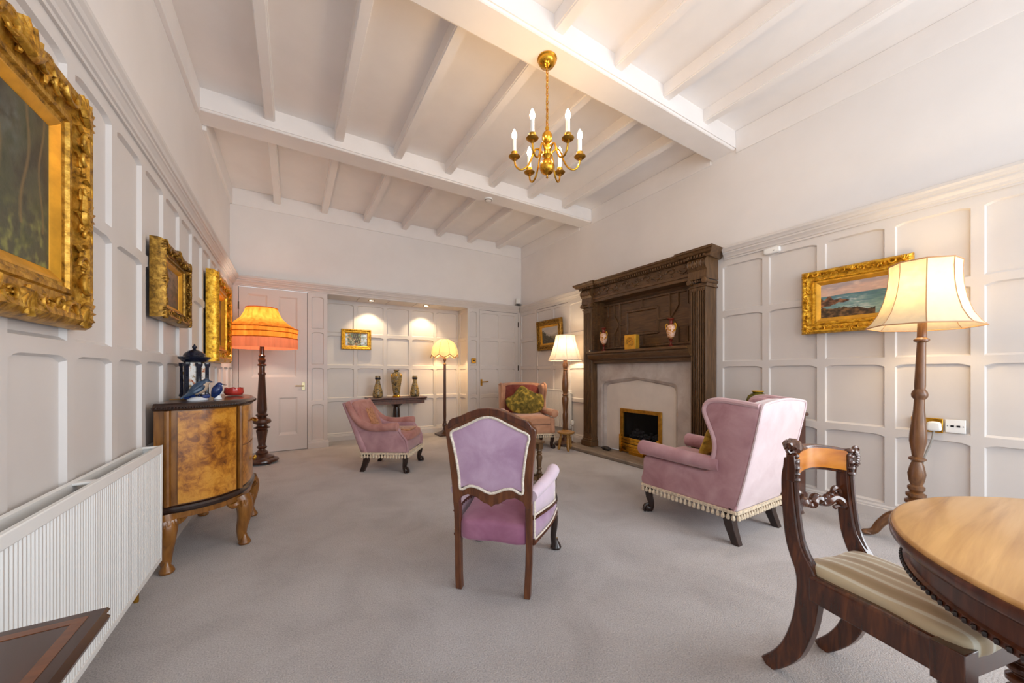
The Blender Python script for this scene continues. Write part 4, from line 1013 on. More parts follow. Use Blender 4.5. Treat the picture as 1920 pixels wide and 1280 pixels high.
        for k in range(5):
            q = (k - 2) * .42
            P = [Vector((fx + ux * (.030 + .004 * math.sin(w * 3)) * math.cos(q) + nx * .036 * math.sin(q), fy + uy * (.030 + .004 * math.sin(w * 3)) * math.cos(q) + ny * .036 * math.sin(q), .262 - .075 * w * (1 - .15 * abs(k - 2)))) for w in [i / 5 for i in range(6)]]
            tube(bm, P, [.010, .012, .012, .010, .008, .003], 6)
        obj('carved_knee', bm, M['walnut'], lg)
    # console (card) table in the alcove
    t = thing('console_table', 'rosewood pedestal console table holding three vases in the alcove', 'table', (1.345, 5.60, 0))
    bm = B()
    so = lambda o: [(-.425 + o, .175), (.425 - o, .175), (.425 - o, -.16 + o), (.405 - o, -.18 + o), (-.405 + o, -.18 + o), (-.425 + o, -.16 + o)]
    for z0, z1, o in ((.598, .622, 0), (.572, .595, .004)): rings(bm, [[Vector((*p, z)) for p in so(o + e)] for e, z in ((.004, z0), (0, z0 + .004), (0, z1 - .004), (.004, z1))])
    obj('tabletop', bm, M['mahog'], t, sharp=30)
    bm = B(); rings(bm, [[Vector((*p, z)) for p in so(.03)] for z in (.525, .575)]); obj('apron', bm, M['mahog_edge'], t)
    bm = B(); lathe(bm, [(.11, .07), (.1, .095), (.06, .11), (.045, .15), (.068, .2), (.06, .25), (.04, .27), (.055, .29), (.05, .42), (.045, .47), (.075, .5), (.1, .53)], 20, lobes=0); pd = obj('pedestal', bm, M['dark_wood'], t, sharp=35)
    bm = B()
    for k in range(8): a = k * pi / 4; ell(bm, (.058 * math.cos(a), .058 * math.sin(a), .215), (.018, .018, .04), 8, 6)
    for s_ in (-1, 1): tube(bm, [Vector((s_ * (.07 + .025 * (1 - q) * math.cos(q * 6)), -.01, .285 + .028 * (1 - q) * math.sin(q * 6))) for q in [i / 14 for i in range(15)]], .008, 6)
    obj('carved_collar', bm, M['dark_wood'], pd)
    for ax, ay in ((-.28, -.13), (.28, -.13), (-.28, .13), (.28, .13)):
        bm = B(); P = cat([(ax * .2, ay * .2, .09), (ax * .55, ay * .55, .085), (ax * .9, ay * .9, .03), (ax, ay, .02)], 4); tube(bm, P, [.032 - .012 * i / 12 for i in range(13)], 8); ell(bm, (ax, ay, .02), (.028, .028, .02), 8, 6); obj('foot', bm, M['dark_wood'], t)
    # joint stool style table behind the mauve chair
    t = thing('oak_table', 'small dark oak table with turned legs behind the mauve chair', 'table', (1.71, 2.79, 0))
    bm = B(); puff(bm, [(-.2, -.2), (.2, -.2), (.2, .2), (-.2, .2)], .024, .008, lambda u, v, w: Vector((u, v, .378 + w))); obj('tabletop', bm, M['oak'], t, sharp=50)
    bm = B()
    for a in (-1, 1):
        box(bm, -.16, .16, a * .165 - .01, a * .165 + .01, .325, .367); box(bm, a * .165 - .01, a * .165 + .01, -.16, .16, .325, .367)
    obj('apron', bm, M['oak'], t, bevel=.002)
    bm = B()
    for a in (-1, 1):
        box(bm, -.16, .16, a * .165 - .012, a * .165 + .012, .045, .075); box(bm, a * .165 - .012, a * .165 + .012, -.16, .16, .045, .075)
    obj('stretcher', bm, M['oak'], t, bevel=.002)
    for a in (-1, 1):
        for b in (-1, 1):
            bm = B(); x, y = a * .165, b * .165
            box(bm, x - .024, x + .024, y - .024, y + .024, .03, .095); box(bm, x - .024, x + .024, y - .024, y + .024, .315, .367)
            lathe(bm, [(.018, 0), (.022, .015), (.018, .03)], 14, (x, y))
            lathe(bm, [(.02, .095), (.026, .108), (.02, .115), (.017, .13), (.024, .145), (.018, .155), (.022, .20), (.028, .24), (.024, .26), (.016, .268), (.026, .278), (.018, .288), (.026, .302), (.022, .315)], 16, (x, y)); obj('leg', bm, M['oak'], t, sharp=30)
    # milking stool
    t = thing('milking_stool', 'little honey oak round stool beside the white-shaded floor lamp', 'stool', (2.99, 3.60, 0))
    bm = B(); lathe(bm, [(.01, .212), (.095, .212), (.108, .218), (.112, .228), (.108, .238), (.09, .243), (.06, .238), (.01, .236)], 28); obj('seat', bm, M['stool_wood'], t, sharp=50)
    for k in range(3):
        a = k * 2 * pi / 3 - 1.95; p, q = Vector((.095 * math.cos(a), .095 * math.sin(a), 0)), Vector((.062 * math.cos(a), .062 * math.sin(a), .215))
        bm = B(); tube(bm, [p + (q - p) * s_ for s_ in (0, .12, .2, .28, .5, .72, .8, .86, 1)], [.012, .019, .021, .014, .02, .017, .012, .016, .014], 10); obj('leg', bm, M['stool_wood'], t)
    # dark bow-ended cabinet behind the wing chair
    t = thing('side_cabinet', 'low dark mahogany cabinet standing behind the pink wing armchair', 'cabinet', (3.27, 1.50, 0))
    bm = B(); rs = []
    pl = [(.165, -.27), (-.12, -.27)] + [(-.12 - .07 * math.sin(i * pi / 8), -.27 + .54 * i / 8) for i in range(1, 8)] + [(-.12, .27), (.165, .27)]
    rings(bm, [[Vector((x, y, z)) for x, y in pl] for z in (.06, .655)]); obj('carcase', bm, M['mahog'], t, sharp=50)
    bm = B(); rings(bm, [[Vector((x * k if x < 0 else x + .006, y * (1 + (k - 1) * .6), z)) for x, y in pl] for k, z in ((1.0, .655), (1.1, .66), (1.12, .672), (1.08, .682))]); obj('top', bm, M['mahog'], t, sharp=30)
    bm = B(); rings(bm, [[Vector((x * k if x < 0 else x, y * (1 + (k - 1) * .5), z)) for x, y in pl] for k, z in ((1.1, 0), (1.1, .05), (1.0, .062))]); obj('plinth', bm, M['mahog'], t, sharp=30)
    bm = B(); tube(bm, [(-.12, -.27, .06), (-.12, -.27, .655)], .016, 8); tube(bm, [(-.12, .27, .06), (-.12, .27, .655)], .016, 8); obj('corner_bead', bm, M['mahog'], t)
build_tables()
# ---------------------------------------------------------------- lamps
def light(kind, name, loc, energy, color=(1, 1, 1), parent=None, size=.05, **k):
    d = bpy.data.lights.new(name, kind); d.energy = energy; d.color = color
    if kind == 'AREA':
        d.shape = 'RECTANGLE'; d.size = k.pop('sx') * S; d.size_y = k.pop('sy') * S
    else: d.shadow_soft_size = size * S
    for a, b in k.items(): setattr(d, a, b)
    o = bpy.data.objects.new(name, d); col.objects.link(o); o.location = Vector(loc) * S
    if parent: o.parent = parent
    return o
WARM = (1, .72, .42)

def build_lamps():
    # orange silk shade by the left door
    x, y = -.289, 4.81
    t = thing('floor_lamp', 'dark turned floor lamp with fringed orange silk shade by the left door', 'lamp', (x, y, 0))
    bm = B(); lathe(bm, [(.02, .02), (.150, .02), (.158, .03), (.155, .045), (.135, .055), (.12, .06), (.112, .075), (.07, .095), (.055, .105), (.06, .12), (.05, .132), (.032, .15), (.03, .16)], 32)
    for k in range(4): a = k * pi / 2 + .6; ell(bm, (.125 * math.cos(a), .125 * math.sin(a), .012), (.024, .024, .013), 8, 6)
    obj('base', bm, M['lamp_dark'], t, sharp=30)
    bm = B(); lathe(bm, [(.03, .155), (.042, .165), (.05, .18), (.036, .195), (.034, .21), (.052, .34), (.056, .36), (.046, .375), (.075, .385), (.08, .392), (.05, .41), (.048, .425), (.08, .44), (.088, .455), (.08, .48), (.05, .495), (.04, .505), (.055, .52), (.06, .532), (.04, .545), (.046, .57), (.048, .585), (.03, .96), (.036, .972), (.036, .985), (.028, 1.0), (.028, 1.06), (.045, 1.07), (.043, 1.08), (.024, 1.095), (.034, 1.11), (.037, 1.13), (.024, 1.155), (.03, 1.165), (.034, 1.178), (.022, 1.19), (.024, 1.24), (.017, 1.33), (.02, 1.35), (.006, 1.36)], 24)
    obj('pole', bm, M['lamp_dark'], t, sharp=30)
    bm = B(); N = 64; rs = []
    for r, z, d in ((.325, 1.366, .055), (.328, 1.40, .055), (.332, 1.425, .055), (.336, 1.470, .05), (.316, 1.485, .04), (.255, 1.525, .025), (.192, 1.585, .01), (.165, 1.64, 0), (.145, 1.695, 0)):
        rs.append([Vector((r * (1 + d * abs(math.cos(4 * a)) - d * .6) * math.cos(a), r * (1 + d * abs(math.cos(4 * a)) - d * .6) * math.sin(a), z)) for a in [2 * pi * i / N for i in range(N)]])
    rings(bm, rs, True, False); sh = obj('lamp_shade', bm, M['sh_orange'], t, sharp=50)
    bm = B()
    for z in (1.366, 1.425, 1.472): tube(bm, [Vector((r_ * math.cos(a), r_ * math.sin(a), z)) for a in [2 * pi * i / N for i in range(N + 1)] for r_ in [(.331 if z < 1.46 else .337) * (1 + .053 * abs(math.cos(4 * a)) - .031)]], .005, 5)
    tube(bm, [(.146 * math.cos(2 * pi * i / 32), .146 * math.sin(2 * pi * i / 32), 1.695) for i in range(33)], .005, 5); obj('ribbon', bm, M['sh_orange'], sh)
    bm = B(); rs = []; N2 = 256
    for z, k in ((1.366, 0), (1.258, 1)):
        rs.append([Vector((q * math.cos(a), q * math.sin(a), z)) for i in range(N2) for a in [2 * pi * i / N2] for q in [.330 * (1 + .055 * abs(math.cos(4 * a)) - .033) + (.0025 if i % 2 else 0)]])
    rings(bm, rs, True, False); obj('fringe', bm, M['sh_fringe'], sh)
    light('POINT', 'lamp_light', (0, 0, 1.50), 9, (1, .88, .70), t, .05)
    # dome shade in the alcove
    x, y = 2.065, 5.47
    t = thing('floor_lamp', 'slim dark floor lamp with scalloped cream dome shade in the alcove', 'lamp', (x, y, 0))
    bm = B(); rs = []
    for w, z in ((.125, 0), (.125, .018), (.115, .024), (.10, .028), (.05, .055), (.03, .075), (.022, .085)): rs.append([Vector((a * w, b * w, z)) for a, b in ((-1, -1), (1, -1), (1, 1), (-1, 1))])
    rings(bm, rs); obj('base', bm, M['lamp_dark'], t, sharp=30)
    bm = B(); lathe(bm, [(.02, .08), (.03, .095), (.022, .11), (.036, .14), (.036, .17), (.022, .2), (.03, .21), (.02, .225), (.024, .30), (.022, .7), (.020, 1.11), (.026, 1.12), (.016, 1.135), (.012, 1.15), (.022, 1.18), (.024, 1.2), (.012, 1.24), (.005, 1.26)], 16); obj('pole', bm, M['lamp_dark'], t, sharp=30)
    bm = B(); N = 64; rs = []
    for i in range(9):
        a = pi / 2 * i / 8; r = .205 * math.cos(a) ** .75 + .004; z = 1.262 + .255 * math.sin(a)
        rs.append([Vector((r * (1 - .025 * abs(math.cos(4 * b))) * math.cos(b), r * (1 - .025 * abs(math.cos(4 * b))) * math.sin(b), z + (.018 * abs(math.cos(4 * b)) if i == 0 else 0))) for b in [2 * pi * k / N for k in range(N)]])
    rs = [[p * 1 - Vector((0, 0, .028 * abs(math.sin(4 * math.atan2(p.y, p.x))))) for p in rs[0]]] + rs
    rings(bm, rs, True, False); sh = obj('lamp_shade', bm, M['sh_dome'], t, sharp=60)
    bm = B(); tube(bm, [Vector((.211 * math.cos(b), .211 * math.sin(b), 1.252 + .018 * abs(math.cos(4 * b)) - .028 * abs(math.sin(4 * b)))) for b in [2 * pi * k / 96 for k in range(97)]], .008, 5); obj('braid', bm, M['sh_trim'], sh)
    bm = B()
    for k in range(8):
        b = 2 * pi * k / 8; tube(bm, [Vector(((.205 * math.cos(a) ** .75 + .005) * .976 * math.cos(b), (.205 * math.cos(a) ** .75 + .005) * .976 * math.sin(b), 1.262 + .255 * math.sin(a))) for a in [pi / 2 * i / 8 * .98 for i in range(9)]], .0022, 4)
    obj('seam', bm, M['sh_trim'], sh)
    light('POINT', 'lamp_light', (0, 0, 1.37), 10, (1, .72, .40), t, .04)
    # white coolie shade by the fireplace
    x, y = 3.205, 3.875
    t = thing('floor_lamp', 'turned oak floor lamp with plain white cone shade beside the fireplace', 'lamp', (x, y, 0))
    bm = B(); lathe(bm, [(.02, 0), (.148, 0), (.152, .012), (.145, .03), (.115, .042), (.10, .055), (.06, .065), (.045, .09), (.035, .1)], 28); obj('base', bm, M['lamp_dark'], t, sharp=30)
    bm = B(); lathe(bm, [(.035, .09), (.038, .12), (.032, .30), (.036, .36), (.036, .42), (.030, .44), (.034, .5), (.042, .58), (.044, .64), (.032, .67), (.042, .68), (.042, .69), (.03, .70), (.042, .76), (.044, .84), (.032, .98), (.028, 1.02), (.034, 1.03), (.028, 1.04), (.036, 1.08), (.038, 1.10), (.026, 1.14), (.03, 1.165), (.02, 1.18), (.006, 1.22)], 18); obj('pole', bm, M['lamp_wood'], t, sharp=30)
    bm = B(); N = 48; rs = [[Vector((r * math.cos(a), r * math.sin(a), z)) for a in [2 * pi * i / N for i in range(N)]] for r, z in ((.232, 1.157), (.216, 1.19), (.175, 1.30), (.140, 1.42), (.128, 1.50))]
    rings(bm, rs, True, False); sh = obj('lamp_shade', bm, M['sh_white'], t, sharp=60)
    bm = B()
    for r, z in ((.233, 1.157), (.129, 1.50)): tube(bm, [(r * math.cos(2 * pi * i / 48), r * math.sin(2 * pi * i / 48), z) for i in range(49)], .004, 5)
    for k in range(8): a = k * pi / 4 + .2; tube(bm, [(r * math.cos(a), r * math.sin(a), z) for r, z in ((.234, 1.157), (.218, 1.19), (.177, 1.30), (.142, 1.42), (.13, 1.50))], .0022, 4)
    obj('binding', bm, M['sh_white'], sh)
    light('POINT', 'lamp_light', (0, 0, 1.34), 11, (1, .78, .50), t, .05)
    # big cream panelled shade near the table
    x, y = 3.085, .585
    t = thing('floor_lamp', 'tall turned oak floor lamp with large panelled cream shade behind the dining table', 'lamp', (x, y, 0)); t.rotation_euler = Matrix.Rotation(math.radians(2.1), 3, Vector((sn, cs, 0))).to_euler()
    bm = B(); lathe(bm, [(0.0165, 0.09), (0.033, 0.1), (0.0396, 0.13), (0.033, 0.17), (0.0264, 0.185), (0.0495, 0.2), (0.0495, 0.215), (0.0297, 0.225), (0.0462, 0.24), (0.0462, 0.255), (0.0297, 0.265), (0.0422, 0.28), (0.0422, 0.295), (0.0264, 0.305), (0.0363, 0.32), (0.0363, 0.335), (0.0251, 0.345), (0.033, 0.37), (0.0383, 0.41), (0.0297, 0.455), (0.0224, 0.48), (0.037, 0.492), (0.037, 0.5), (0.0224, 0.51), (0.0264, 0.54), (0.0363, 0.6), (0.0356, 0.64), (0.0238, 0.78), (0.0224, 0.84), (0.033, 0.855), (0.035, 0.87), (0.0317, 0.885), (0.0224, 0.9), (0.0238, 0.92), (0.0185, 1.17), (0.033, 1.18), (0.033, 1.188), (0.0198, 1.2), (0.0198, 1.3), (0.0066, 1.33)], 24); obj('pole', bm, M['lamp_wood'], t, sharp=30)
    for k in range(3):
        a = 1.97 + k * 2 * pi / 3; c_, s_ = math.cos(a), math.sin(a)
        bm = B(); P = cat([(.03 * c_, .03 * s_, .15), (.09 * c_, .09 * s_, .145), (.14 * c_, .14 * s_, .085), (.17 * c_, .17 * s_, .03), (.215 * c_, .215 * s_, .014)], 5); n = len(P) - 1
        tube(bm, P, [.03 - .014 * i / n for i in range(n + 1)], 10); ell(bm, (.20 * c_, .20 * s_, .014), (.03, .022, .014), 10, 6, Matrix.Rotation(a, 3, 'Z')); obj('foot', bm, M['lamp_wood'], t)
    bm = B(); rs = []; n = 8
    for r, z in ((.236, 1.262), (.214, 1.285), (.184, 1.34), (.160, 1.42), (.147, 1.50), (.142, 1.58), (.144, 1.63)):
        rs.append([])
        for k in range(n):
            a, b = 2 * pi * k / n + .25, 2 * pi * (k + 1) / n + .25
            for q in range(4):
                f_ = q / 4; rs[-1].append(Vector((r * (math.cos(a) * (1 - f_) + math.cos(b) * f_), r * (math.sin(a) * (1 - f_) + math.sin(b) * f_), z)))
    rings(bm, rs, True, False); sh = obj('lamp_shade', bm, M['sh_cream'], t, sharp=25)
    bm = B()
    for k in range(0, 4 * n, 4): tube(bm, [r[k] * 1.0 for r in rs], .0025, 4)
    for r in (rs[0], rs[-1]): tube(bm, r + [r[0]], .004, 5)
    obj('binding', bm, M['sh_trim'], sh)
    light('POINT', 'lamp_light', (0, 0, 1.48), 6.5, (1, .76, .44), t, .05)
    # chandelier
    cx, cy = 1.42, 1.90
    t = thing('chandelier', 'six-arm polished brass chandelier with candle bulbs hanging from the near beam', 'chandelier', (cx, cy, 2.26))
    z0 = -2.26
    bm = B(); lathe(bm, [(.012, 2.985), (.02, 2.99), (.045, 3.0), (.058, 3.02), (.058, 3.03), (.064, 3.036), (.064, 3.0415)], 28, mtx=Matrix.Translation((0, 0, z0))); obj('ceiling_cup', bm, M['brass'], t, sharp=40)
    bm = B()
    z = 2.60; k = 0
    while z < 2.985:
        m_ = Matrix.Translation((0, 0, z + .013 + z0)) @ Matrix.Rotation(pi / 2 * (k % 2), 4, 'Z')
        tube(bm, [m_ @ Vector((.0075 * math.cos(a), 0, .0165 * math.sin(a))) for a in [2 * pi * i / 10 for i in range(11)]], .0026, 5); z += .0245; k += 1
    tube(bm, [(.006 * math.cos(i * .9), .006 * math.sin(i * .9), 2.58 + i * .41 / 24 + z0) for i in range(25)], .0028, 5)
    obj('chain', bm, M['brass'], t)
    bm = B(); lathe(bm, [(.003, 2.262), (.008, 2.268), (.004, 2.276), (.007, 2.284), (.012, 2.288), (.022, 2.292), (.04, 2.305), (.05, 2.33), (.048, 2.35), (.034, 2.375), (.018, 2.388), (.024, 2.40), (.034, 2.41), (.034, 2.425), (.02, 2.435), (.016, 2.46), (.024, 2.475), (.014, 2.487), (.026, 2.497), (.034, 2.52), (.033, 2.545), (.02, 2.565), (.010, 2.575), (.013, 2.59), (.006, 2.605)], 24, mtx=Matrix.Translation((0, 0, z0))); obj('stem', bm, M['brass'], t, sharp=40)
    for k in range(6):
        a = k * pi / 3 - TH; c_, s_ = math.cos(a), math.sin(a)
        P = cat([(r * c_, r * s_, z + z0) for r, z in ((.022, 2.42), (.06, 2.455), (.085, 2.44), (.105, 2.385), (.135, 2.335), (.175, 2.32), (.205, 2.345), (.214, 2.385))], 5)
        bm = B(); tube(bm, P, .0062, 8)
        ar = obj('arm', bm, M['brass'], t)
        T = Matrix.Translation((.214 * c_, .214 * s_, z0))
        bm = B(); lathe(bm, [(.006, 2.375), (.014, 2.383), (.012, 2.39), (.028, 2.394), (.038, 2.404), (.036, 2.407), (.016, 2.408), (.018, 2.413), (.021, 2.418), (.021, 2.432), (.015, 2.435)], 16, mtx=T); obj('drip_pan', bm, M['brass_dull'], ar, sharp=40)
        bm = B(); lathe(bm, [(.013, 2.43), (.013, 2.515), (.008, 2.518)], 12, mtx=T); obj('candle_sleeve', bm, M['white'], ar, sharp=40)
        bm = B(); lathe(bm, [(.008, 2.516), (.0145, 2.53), (.016, 2.545), (.012, 2.562), (.005, 2.578), (.001, 2.585)], 12, mtx=T); obj('bulb', bm, M['bulb'], ar)
    # alcove downlights
    for (x, y), w in (((.985, 5.58), 'left'), ((1.80, 5.58), 'right')):
        d = thing('downlight', 'lit round downlight in the alcove ceiling, ' + ('nearer the framed picture' if w == 'left' else 'nearer the dome-shaded lamp'), 'downlight', (x, y, 2.034), group='alcove downlights')
        bm = B(); lathe(bm, [(.03, .004), (.046, .0), (.046, .008), (.03, .008)], 24); obj('rim', bm, M['brass_dull'], d)
        bm = B(); lathe(bm, [(.001, .0035), (.031, .0035), (.031, .0075), (.001, .0075)], 24); obj('lens', bm, M['spot'], d)
        l = light('SPOT', 'spot_light', (0, .01, -.02), 19, (1, .76, .46), d, .02, spot_size=math.radians(96), spot_blend=.55)
        l.rotation_euler = (math.radians(14), 0, 0)
build_lamps()

# ---------------------------------------------------------------- pictures
def canvas(par, w, h, fn, colf, nx=90, ny=70, d=.004, name='canvas'):
    bm = B(); layer = bm.loops.layers.float_color.new('Col')
    g = [[bm.verts.new(fn(-w / 2 + w * i / nx, -h / 2 + h * j / ny, d)) for i in range(nx + 1)] for j in range(ny + 1)]
    for j in range(ny):
        for i in range(nx):
            f = bm.faces.new((g[j][i], g[j][i + 1], g[j + 1][i + 1], g[j + 1][i]))
            for l, (a, b) in zip(f.loops, ((i, j), (i + 1, j), (i + 1, j + 1), (i, j + 1))):
                l[layer] = lin(tuple(min(255, max(0, q)) for q in colf(a / nx, b / ny)))
    return obj(name, bm, M['oil'], par, weld=False)

nz = lambda x, y, s, o=0, k=4: sum(noise.noise(Vector((x * s * 2 ** i + o, y * s * 2 ** i - o, o * .7 + i))) / 2 ** i for i in range(k))
def mixc(a, b, t): t = min(1, max(0, t)); return tuple(p + (q - p) * t for p, q in zip(a, b))
def woodland(u, v):
    n = nz(u, v, 5, 3); m = nz(u, v, 14, 9, 3)
    c = mixc((58, 54, 40), (88, 90, 66), .5 + n)
    c = mixc(c, (98, 104, 96), .8 * max(0, 1 - ((u - .55) ** 2 / .03 + (v - .78) ** 2 / .05)) * (.6 + m))
    g = max(0, .5 - v) * 1.6
    c = mixc(c, (132, 132, 70), g * max(0, .4 + m * 2.2)); c = mixc(c, (44, 48, 30), max(0, n * .9))
    for tx, sl, w in ((.70, .10, .022), (.42, -.06, .03), (.9, .02, .016), (.2, .08, .02)):
        q = abs(u - tx - sl * (v - .5) - .03 * math.sin(v * 9 + tx * 20)); 
        if v > .22 and q < w: c = mixc(c, (132, 104, 62), .6 * (1 - q / w) + .2)
    return c
def dusk(u, v):
    n = nz(u, v, 6, 17); c = mixc((66, 44, 30), (150, 116, 92), v + n * .5)
    c = mixc(c, (176, 104, 62), max(0, .5 - abs(v - .25) * 2.4) * .8); return mixc(c, (48, 36, 26), max(0, nz(u, v, 9, 31) * 1.1))
def seascape(u, v):
    hz = .64 + .02 * u
    if v > hz:
        n = nz(u, v * 1.8, 4, 5); c = mixc((224, 186, 166), (176, 160, 160), (v - hz) / .36 * 1.1 + n * .55); c = mixc(c, (232, 204, 184), max(0, nz(u, v * 2, 7, 8)) * .9)
    else:
        t = (hz - v) / hz; n = nz(u * .8, v * 3, 8, 2)
        c = mixc((84, 124, 138), (146, 178, 172), t * 1.3 + n * .5); c = mixc(c, (224, 228, 222), max(0, .9 - abs(u - .42 - .25 * t) * 3.2) * max(0, .35 + nz(u, v * 2.4, 9, 21)) * (1.3 if t > .12 else .3))
        c = mixc(c, (92, 140, 132), max(0, nz(u, v * 4, 11, 40)) * .8)
    r1 = .30 + .13 * math.sin(u * 9) + .16 * nz(u, v, 5, 12)
    top = .60 - .55 * max(0, u - .12) + .09 * nz(u, .3, 9, 6); low = .26 + .06 * nz(u, .7, 8, 3)
    n2 = nz(u, v, 12, 44)
    if u < .52 and .30 + .5 * u * .7 + .05 * n2 < v < top: c = mixc((70, 46, 34), (164, 112, 78), .5 + n2)
    if v < low - .22 * max(0, u - .5) * 1.4 and u < .82: c = mixc((58, 44, 28), (140, 104, 64), .45 + n2)
    return c
def lakeside(u, v):
    if v > .42:
        c = mixc((198, 188, 172), (168, 168, 166), (v - .42) + nz(u, v, 4, 3) * .4)
        if v < .62 + .10 * math.sin(u * 5 + 1.4): c = mixc(c, (150, 142, 130), .6)
    else: c = mixc((110, 98, 72), (148, 132, 96), nz(u, v * 2, 8, 9) + .5)
    if v < .52 - .35 * u + .22 * max(0, nz(u, v, 7, 6)) + (.18 if u < .25 else 0): c = mixc((52, 48, 36), (88, 82, 56), .5 + nz(u, v, 12, 4))
    return c
def garden(u, v):
    n = nz(u, v, 9, 15); c = mixc((74, 104, 74), (206, 196, 170), .5 + n)
    c = mixc(c, (206, 124, 40), max(0, nz(u, v, 12, 50)) * 1.6); c = mixc(c, (52, 62, 48), max(0, nz(u, v, 7, 23)) * 1.5)
    if u > .72 or u < .1: c = mixc(c, (206, 222, 240), .7 + n * .5)
    for tx in (.42, .5, .6):
        if abs(u - tx - .05 * math.sin(v * 6)) < .025 and v > .2: c = mixc(c, (62, 46, 32), .8)
    return c
def portrait_dark(u, v):
    return mixc((50, 40, 26), (130, 104, 60), .5 + nz(u, v, 5, 77))

def rectframe(w, h, prof, fn):
    bm = B(); vs = []
    for i, d in prof:
        a, b = w / 2 - i, h / 2 - i
        vs.append([bm.verts.new(fn(x, y, d)) for x, y in ((-a, -b), (a, -b), (a, b), (-a, b))])
    for p, q in zip(vs, vs[1:]):
        for k in range(4):
            try: bm.faces.new((p[k], p[(k + 1) % 4], q[(k + 1) % 4], q[k]))
            except ValueError: pass
    return bm

def cscroll(bm, fn, x, y, r, rot, d, thick, turn=1, t1=5.6):
    P = []
    for i in range(15):
        t = i / 14; q = r * (1 - .78 * t); a = rot + turn * t * t1
        P.append(fn(x + q * math.cos(a), y + q * math.sin(a), d + .004 * math.sin(t * 3)))
    tube(bm, P, [thick * (1.0 - .45 * i / 14) for i in range(15)], 6)

def leaf(bm, fn, x, y, rot, L, W, d, hgt):
    n = 5; rs = []
    for i in range(n + 1):
        t = i / n; w = W * math.sin(pi * (t * .70 + .17)) ; c_, s_ = math.cos(rot + .4 * t), math.sin(rot + .4 * t)
        px, py = x + L * t * c_, y + L * t * s_
        rs.append([fn(px - s_ * w * k, py + c_ * w * k, d + hgt * (1 - k * k) * (1 - .4 * t)) for k in (-1, -.5, 0, .5, 1)] + [fn(px, py, d - .008)])
    rings(bm, rs)

def shell(bm, fn, x, y, rot, r, d, hgt, n=7):
    for k in range(n): leaf(bm, fn, x - .25 * r * math.cos(rot), y - .25 * r * math.sin(rot), rot + (k - (n - 1) / 2) * .42 - .2, r * (1.15 - .05 * abs(k - (n - 1) / 2)), r * .20, d, hgt)

def ornate(par, w, h, band, fn, m, d, k=1.0, centers=True, crest=0):
    bm = B(); r = random.Random(int(w * 1000 + h * 100))
    c = band * .42
    for sx in (-1, 1):
        for sy in (-1, 1):
            x, y = sx * (w / 2 - c), sy * (h / 2 - c); a = math.atan2(sy, sx)
            shell(bm, fn, x, y, a, band * .46 * k, d, .013 * k)
            for s_ in (-1, 1):
                b = a + s_ * 2.2
                cscroll(bm, fn, x + band * .62 * math.cos(b) , y + band * .62 * math.sin(b), band * .30 * k, b, d, .0085 * k, s_)
                cscroll(bm, fn, x + band * 1.15 * math.cos(a + s_ * 2.36), y + band * 1.15 * math.sin(a + s_ * 2.36), band * .22 * k, b + 2, d - .003, .0065 * k, -s_)
            for ux, uy in ((-sx, 0), (0, -sy)):
                for q in range(5):
                    px, py = x + ux * band * (1.0 + .42 * q), y + uy * band * (1.0 + .42 * q)
                    leaf(bm, fn, px, py, math.atan2(uy, ux) + (.7 if q % 2 else -.7), band * .34 * k * (1 - .08 * q), band * .085, d - .006, .008 * k)
                    ell(bm, fn(px + r.uniform(-.2, .2) * band, py + r.uniform(-.2, .2) * band, d), (.005 * k,) * 3, 6, 5)
    if centers:
        for ux, uy in ((1, 0), (-1, 0), (0, 1), (0, -1)):
            x, y = ux * (w / 2 - c), uy * (h / 2 - c); a = math.atan2(uy, ux); kk = k * (1 + (crest if uy == 1 else 0))
            shell(bm, fn, x, y, a, band * .44 * kk, d, .013 * kk)
            for s_ in (-1, 1):
                tx, ty = -uy * s_, ux * s_
                cscroll(bm, fn, x + tx * band * .55, y + ty * band * .55, band * .26 * kk, a + s_ * 1.5, d, .0075 * k, -s_)
                for q in range(4):
                    px, py = x + tx * band * (.9 + .35 * q), y + ty * band * (.9 + .35 * q)
                    leaf(bm, fn, px, py, math.atan2(ty, tx) + (.6 if q % 2 else -.6), band * .30 * k * (1 - .1 * q), band * .08, d - .006, .008 * k)
    return obj('carved_ornament', bm, m, par, weld=False, sharp=60)

def picture(label, loc, axis, flip, w, h, band, depth, colf, m, slip=.02, orn=1.0, tilt=0, crest=0, nx=90, ny=70, centers=True):
    t = thing('framed_painting', label, 'painting', loc)
    if axis == 'x': base = lambda u, v, w_: Vector((flip * w_, flip * u, v))
    else: base = lambda u, v, w_: Vector((u, -w_, v))
    fn = (lambda u, v, w_: base(u, v, w_ + (v + h / 2) * math.tan(tilt))) if tilt else base
    b = band - slip
    prof = [(0, .002), (0, depth * .55), (b * .06, depth * .8), (b * .18, depth), (b * .30, depth * .96), (b * .42, depth * .72), (b * .60, depth * .55), (b * .74, depth * .55), (b * .78, depth * .66), (b * .88, depth * .66), (b * .92, depth * .5), (b, depth * .45)]
    obj('frame', rectframe(w, h, prof, fn), m, t, sharp=30)
    bm = rectframe(w - 2 * b, h - 2 * b, [(0, depth * .46), (slip * .2, depth * .47), (slip * .9, depth * .26), (slip, depth * .2)], fn); obj('slip', bm, M['slip'], t, sharp=30)
    canvas(t, w - 2 * band, h - 2 * band, fn, colf, nx, ny, depth * .21)
    bm = B(); quad(bm, *[fn(a * w / 2 * .97, c * h / 2 * .97, .003) for a, c in ((-1, -1), (1, -1), (1, 1), (-1, 1))]); obj('backing', bm, M['dark_wood'], t)
    if orn: ornate(t, w, h, b, fn, m, depth * .86, orn, centers, crest)
    return t

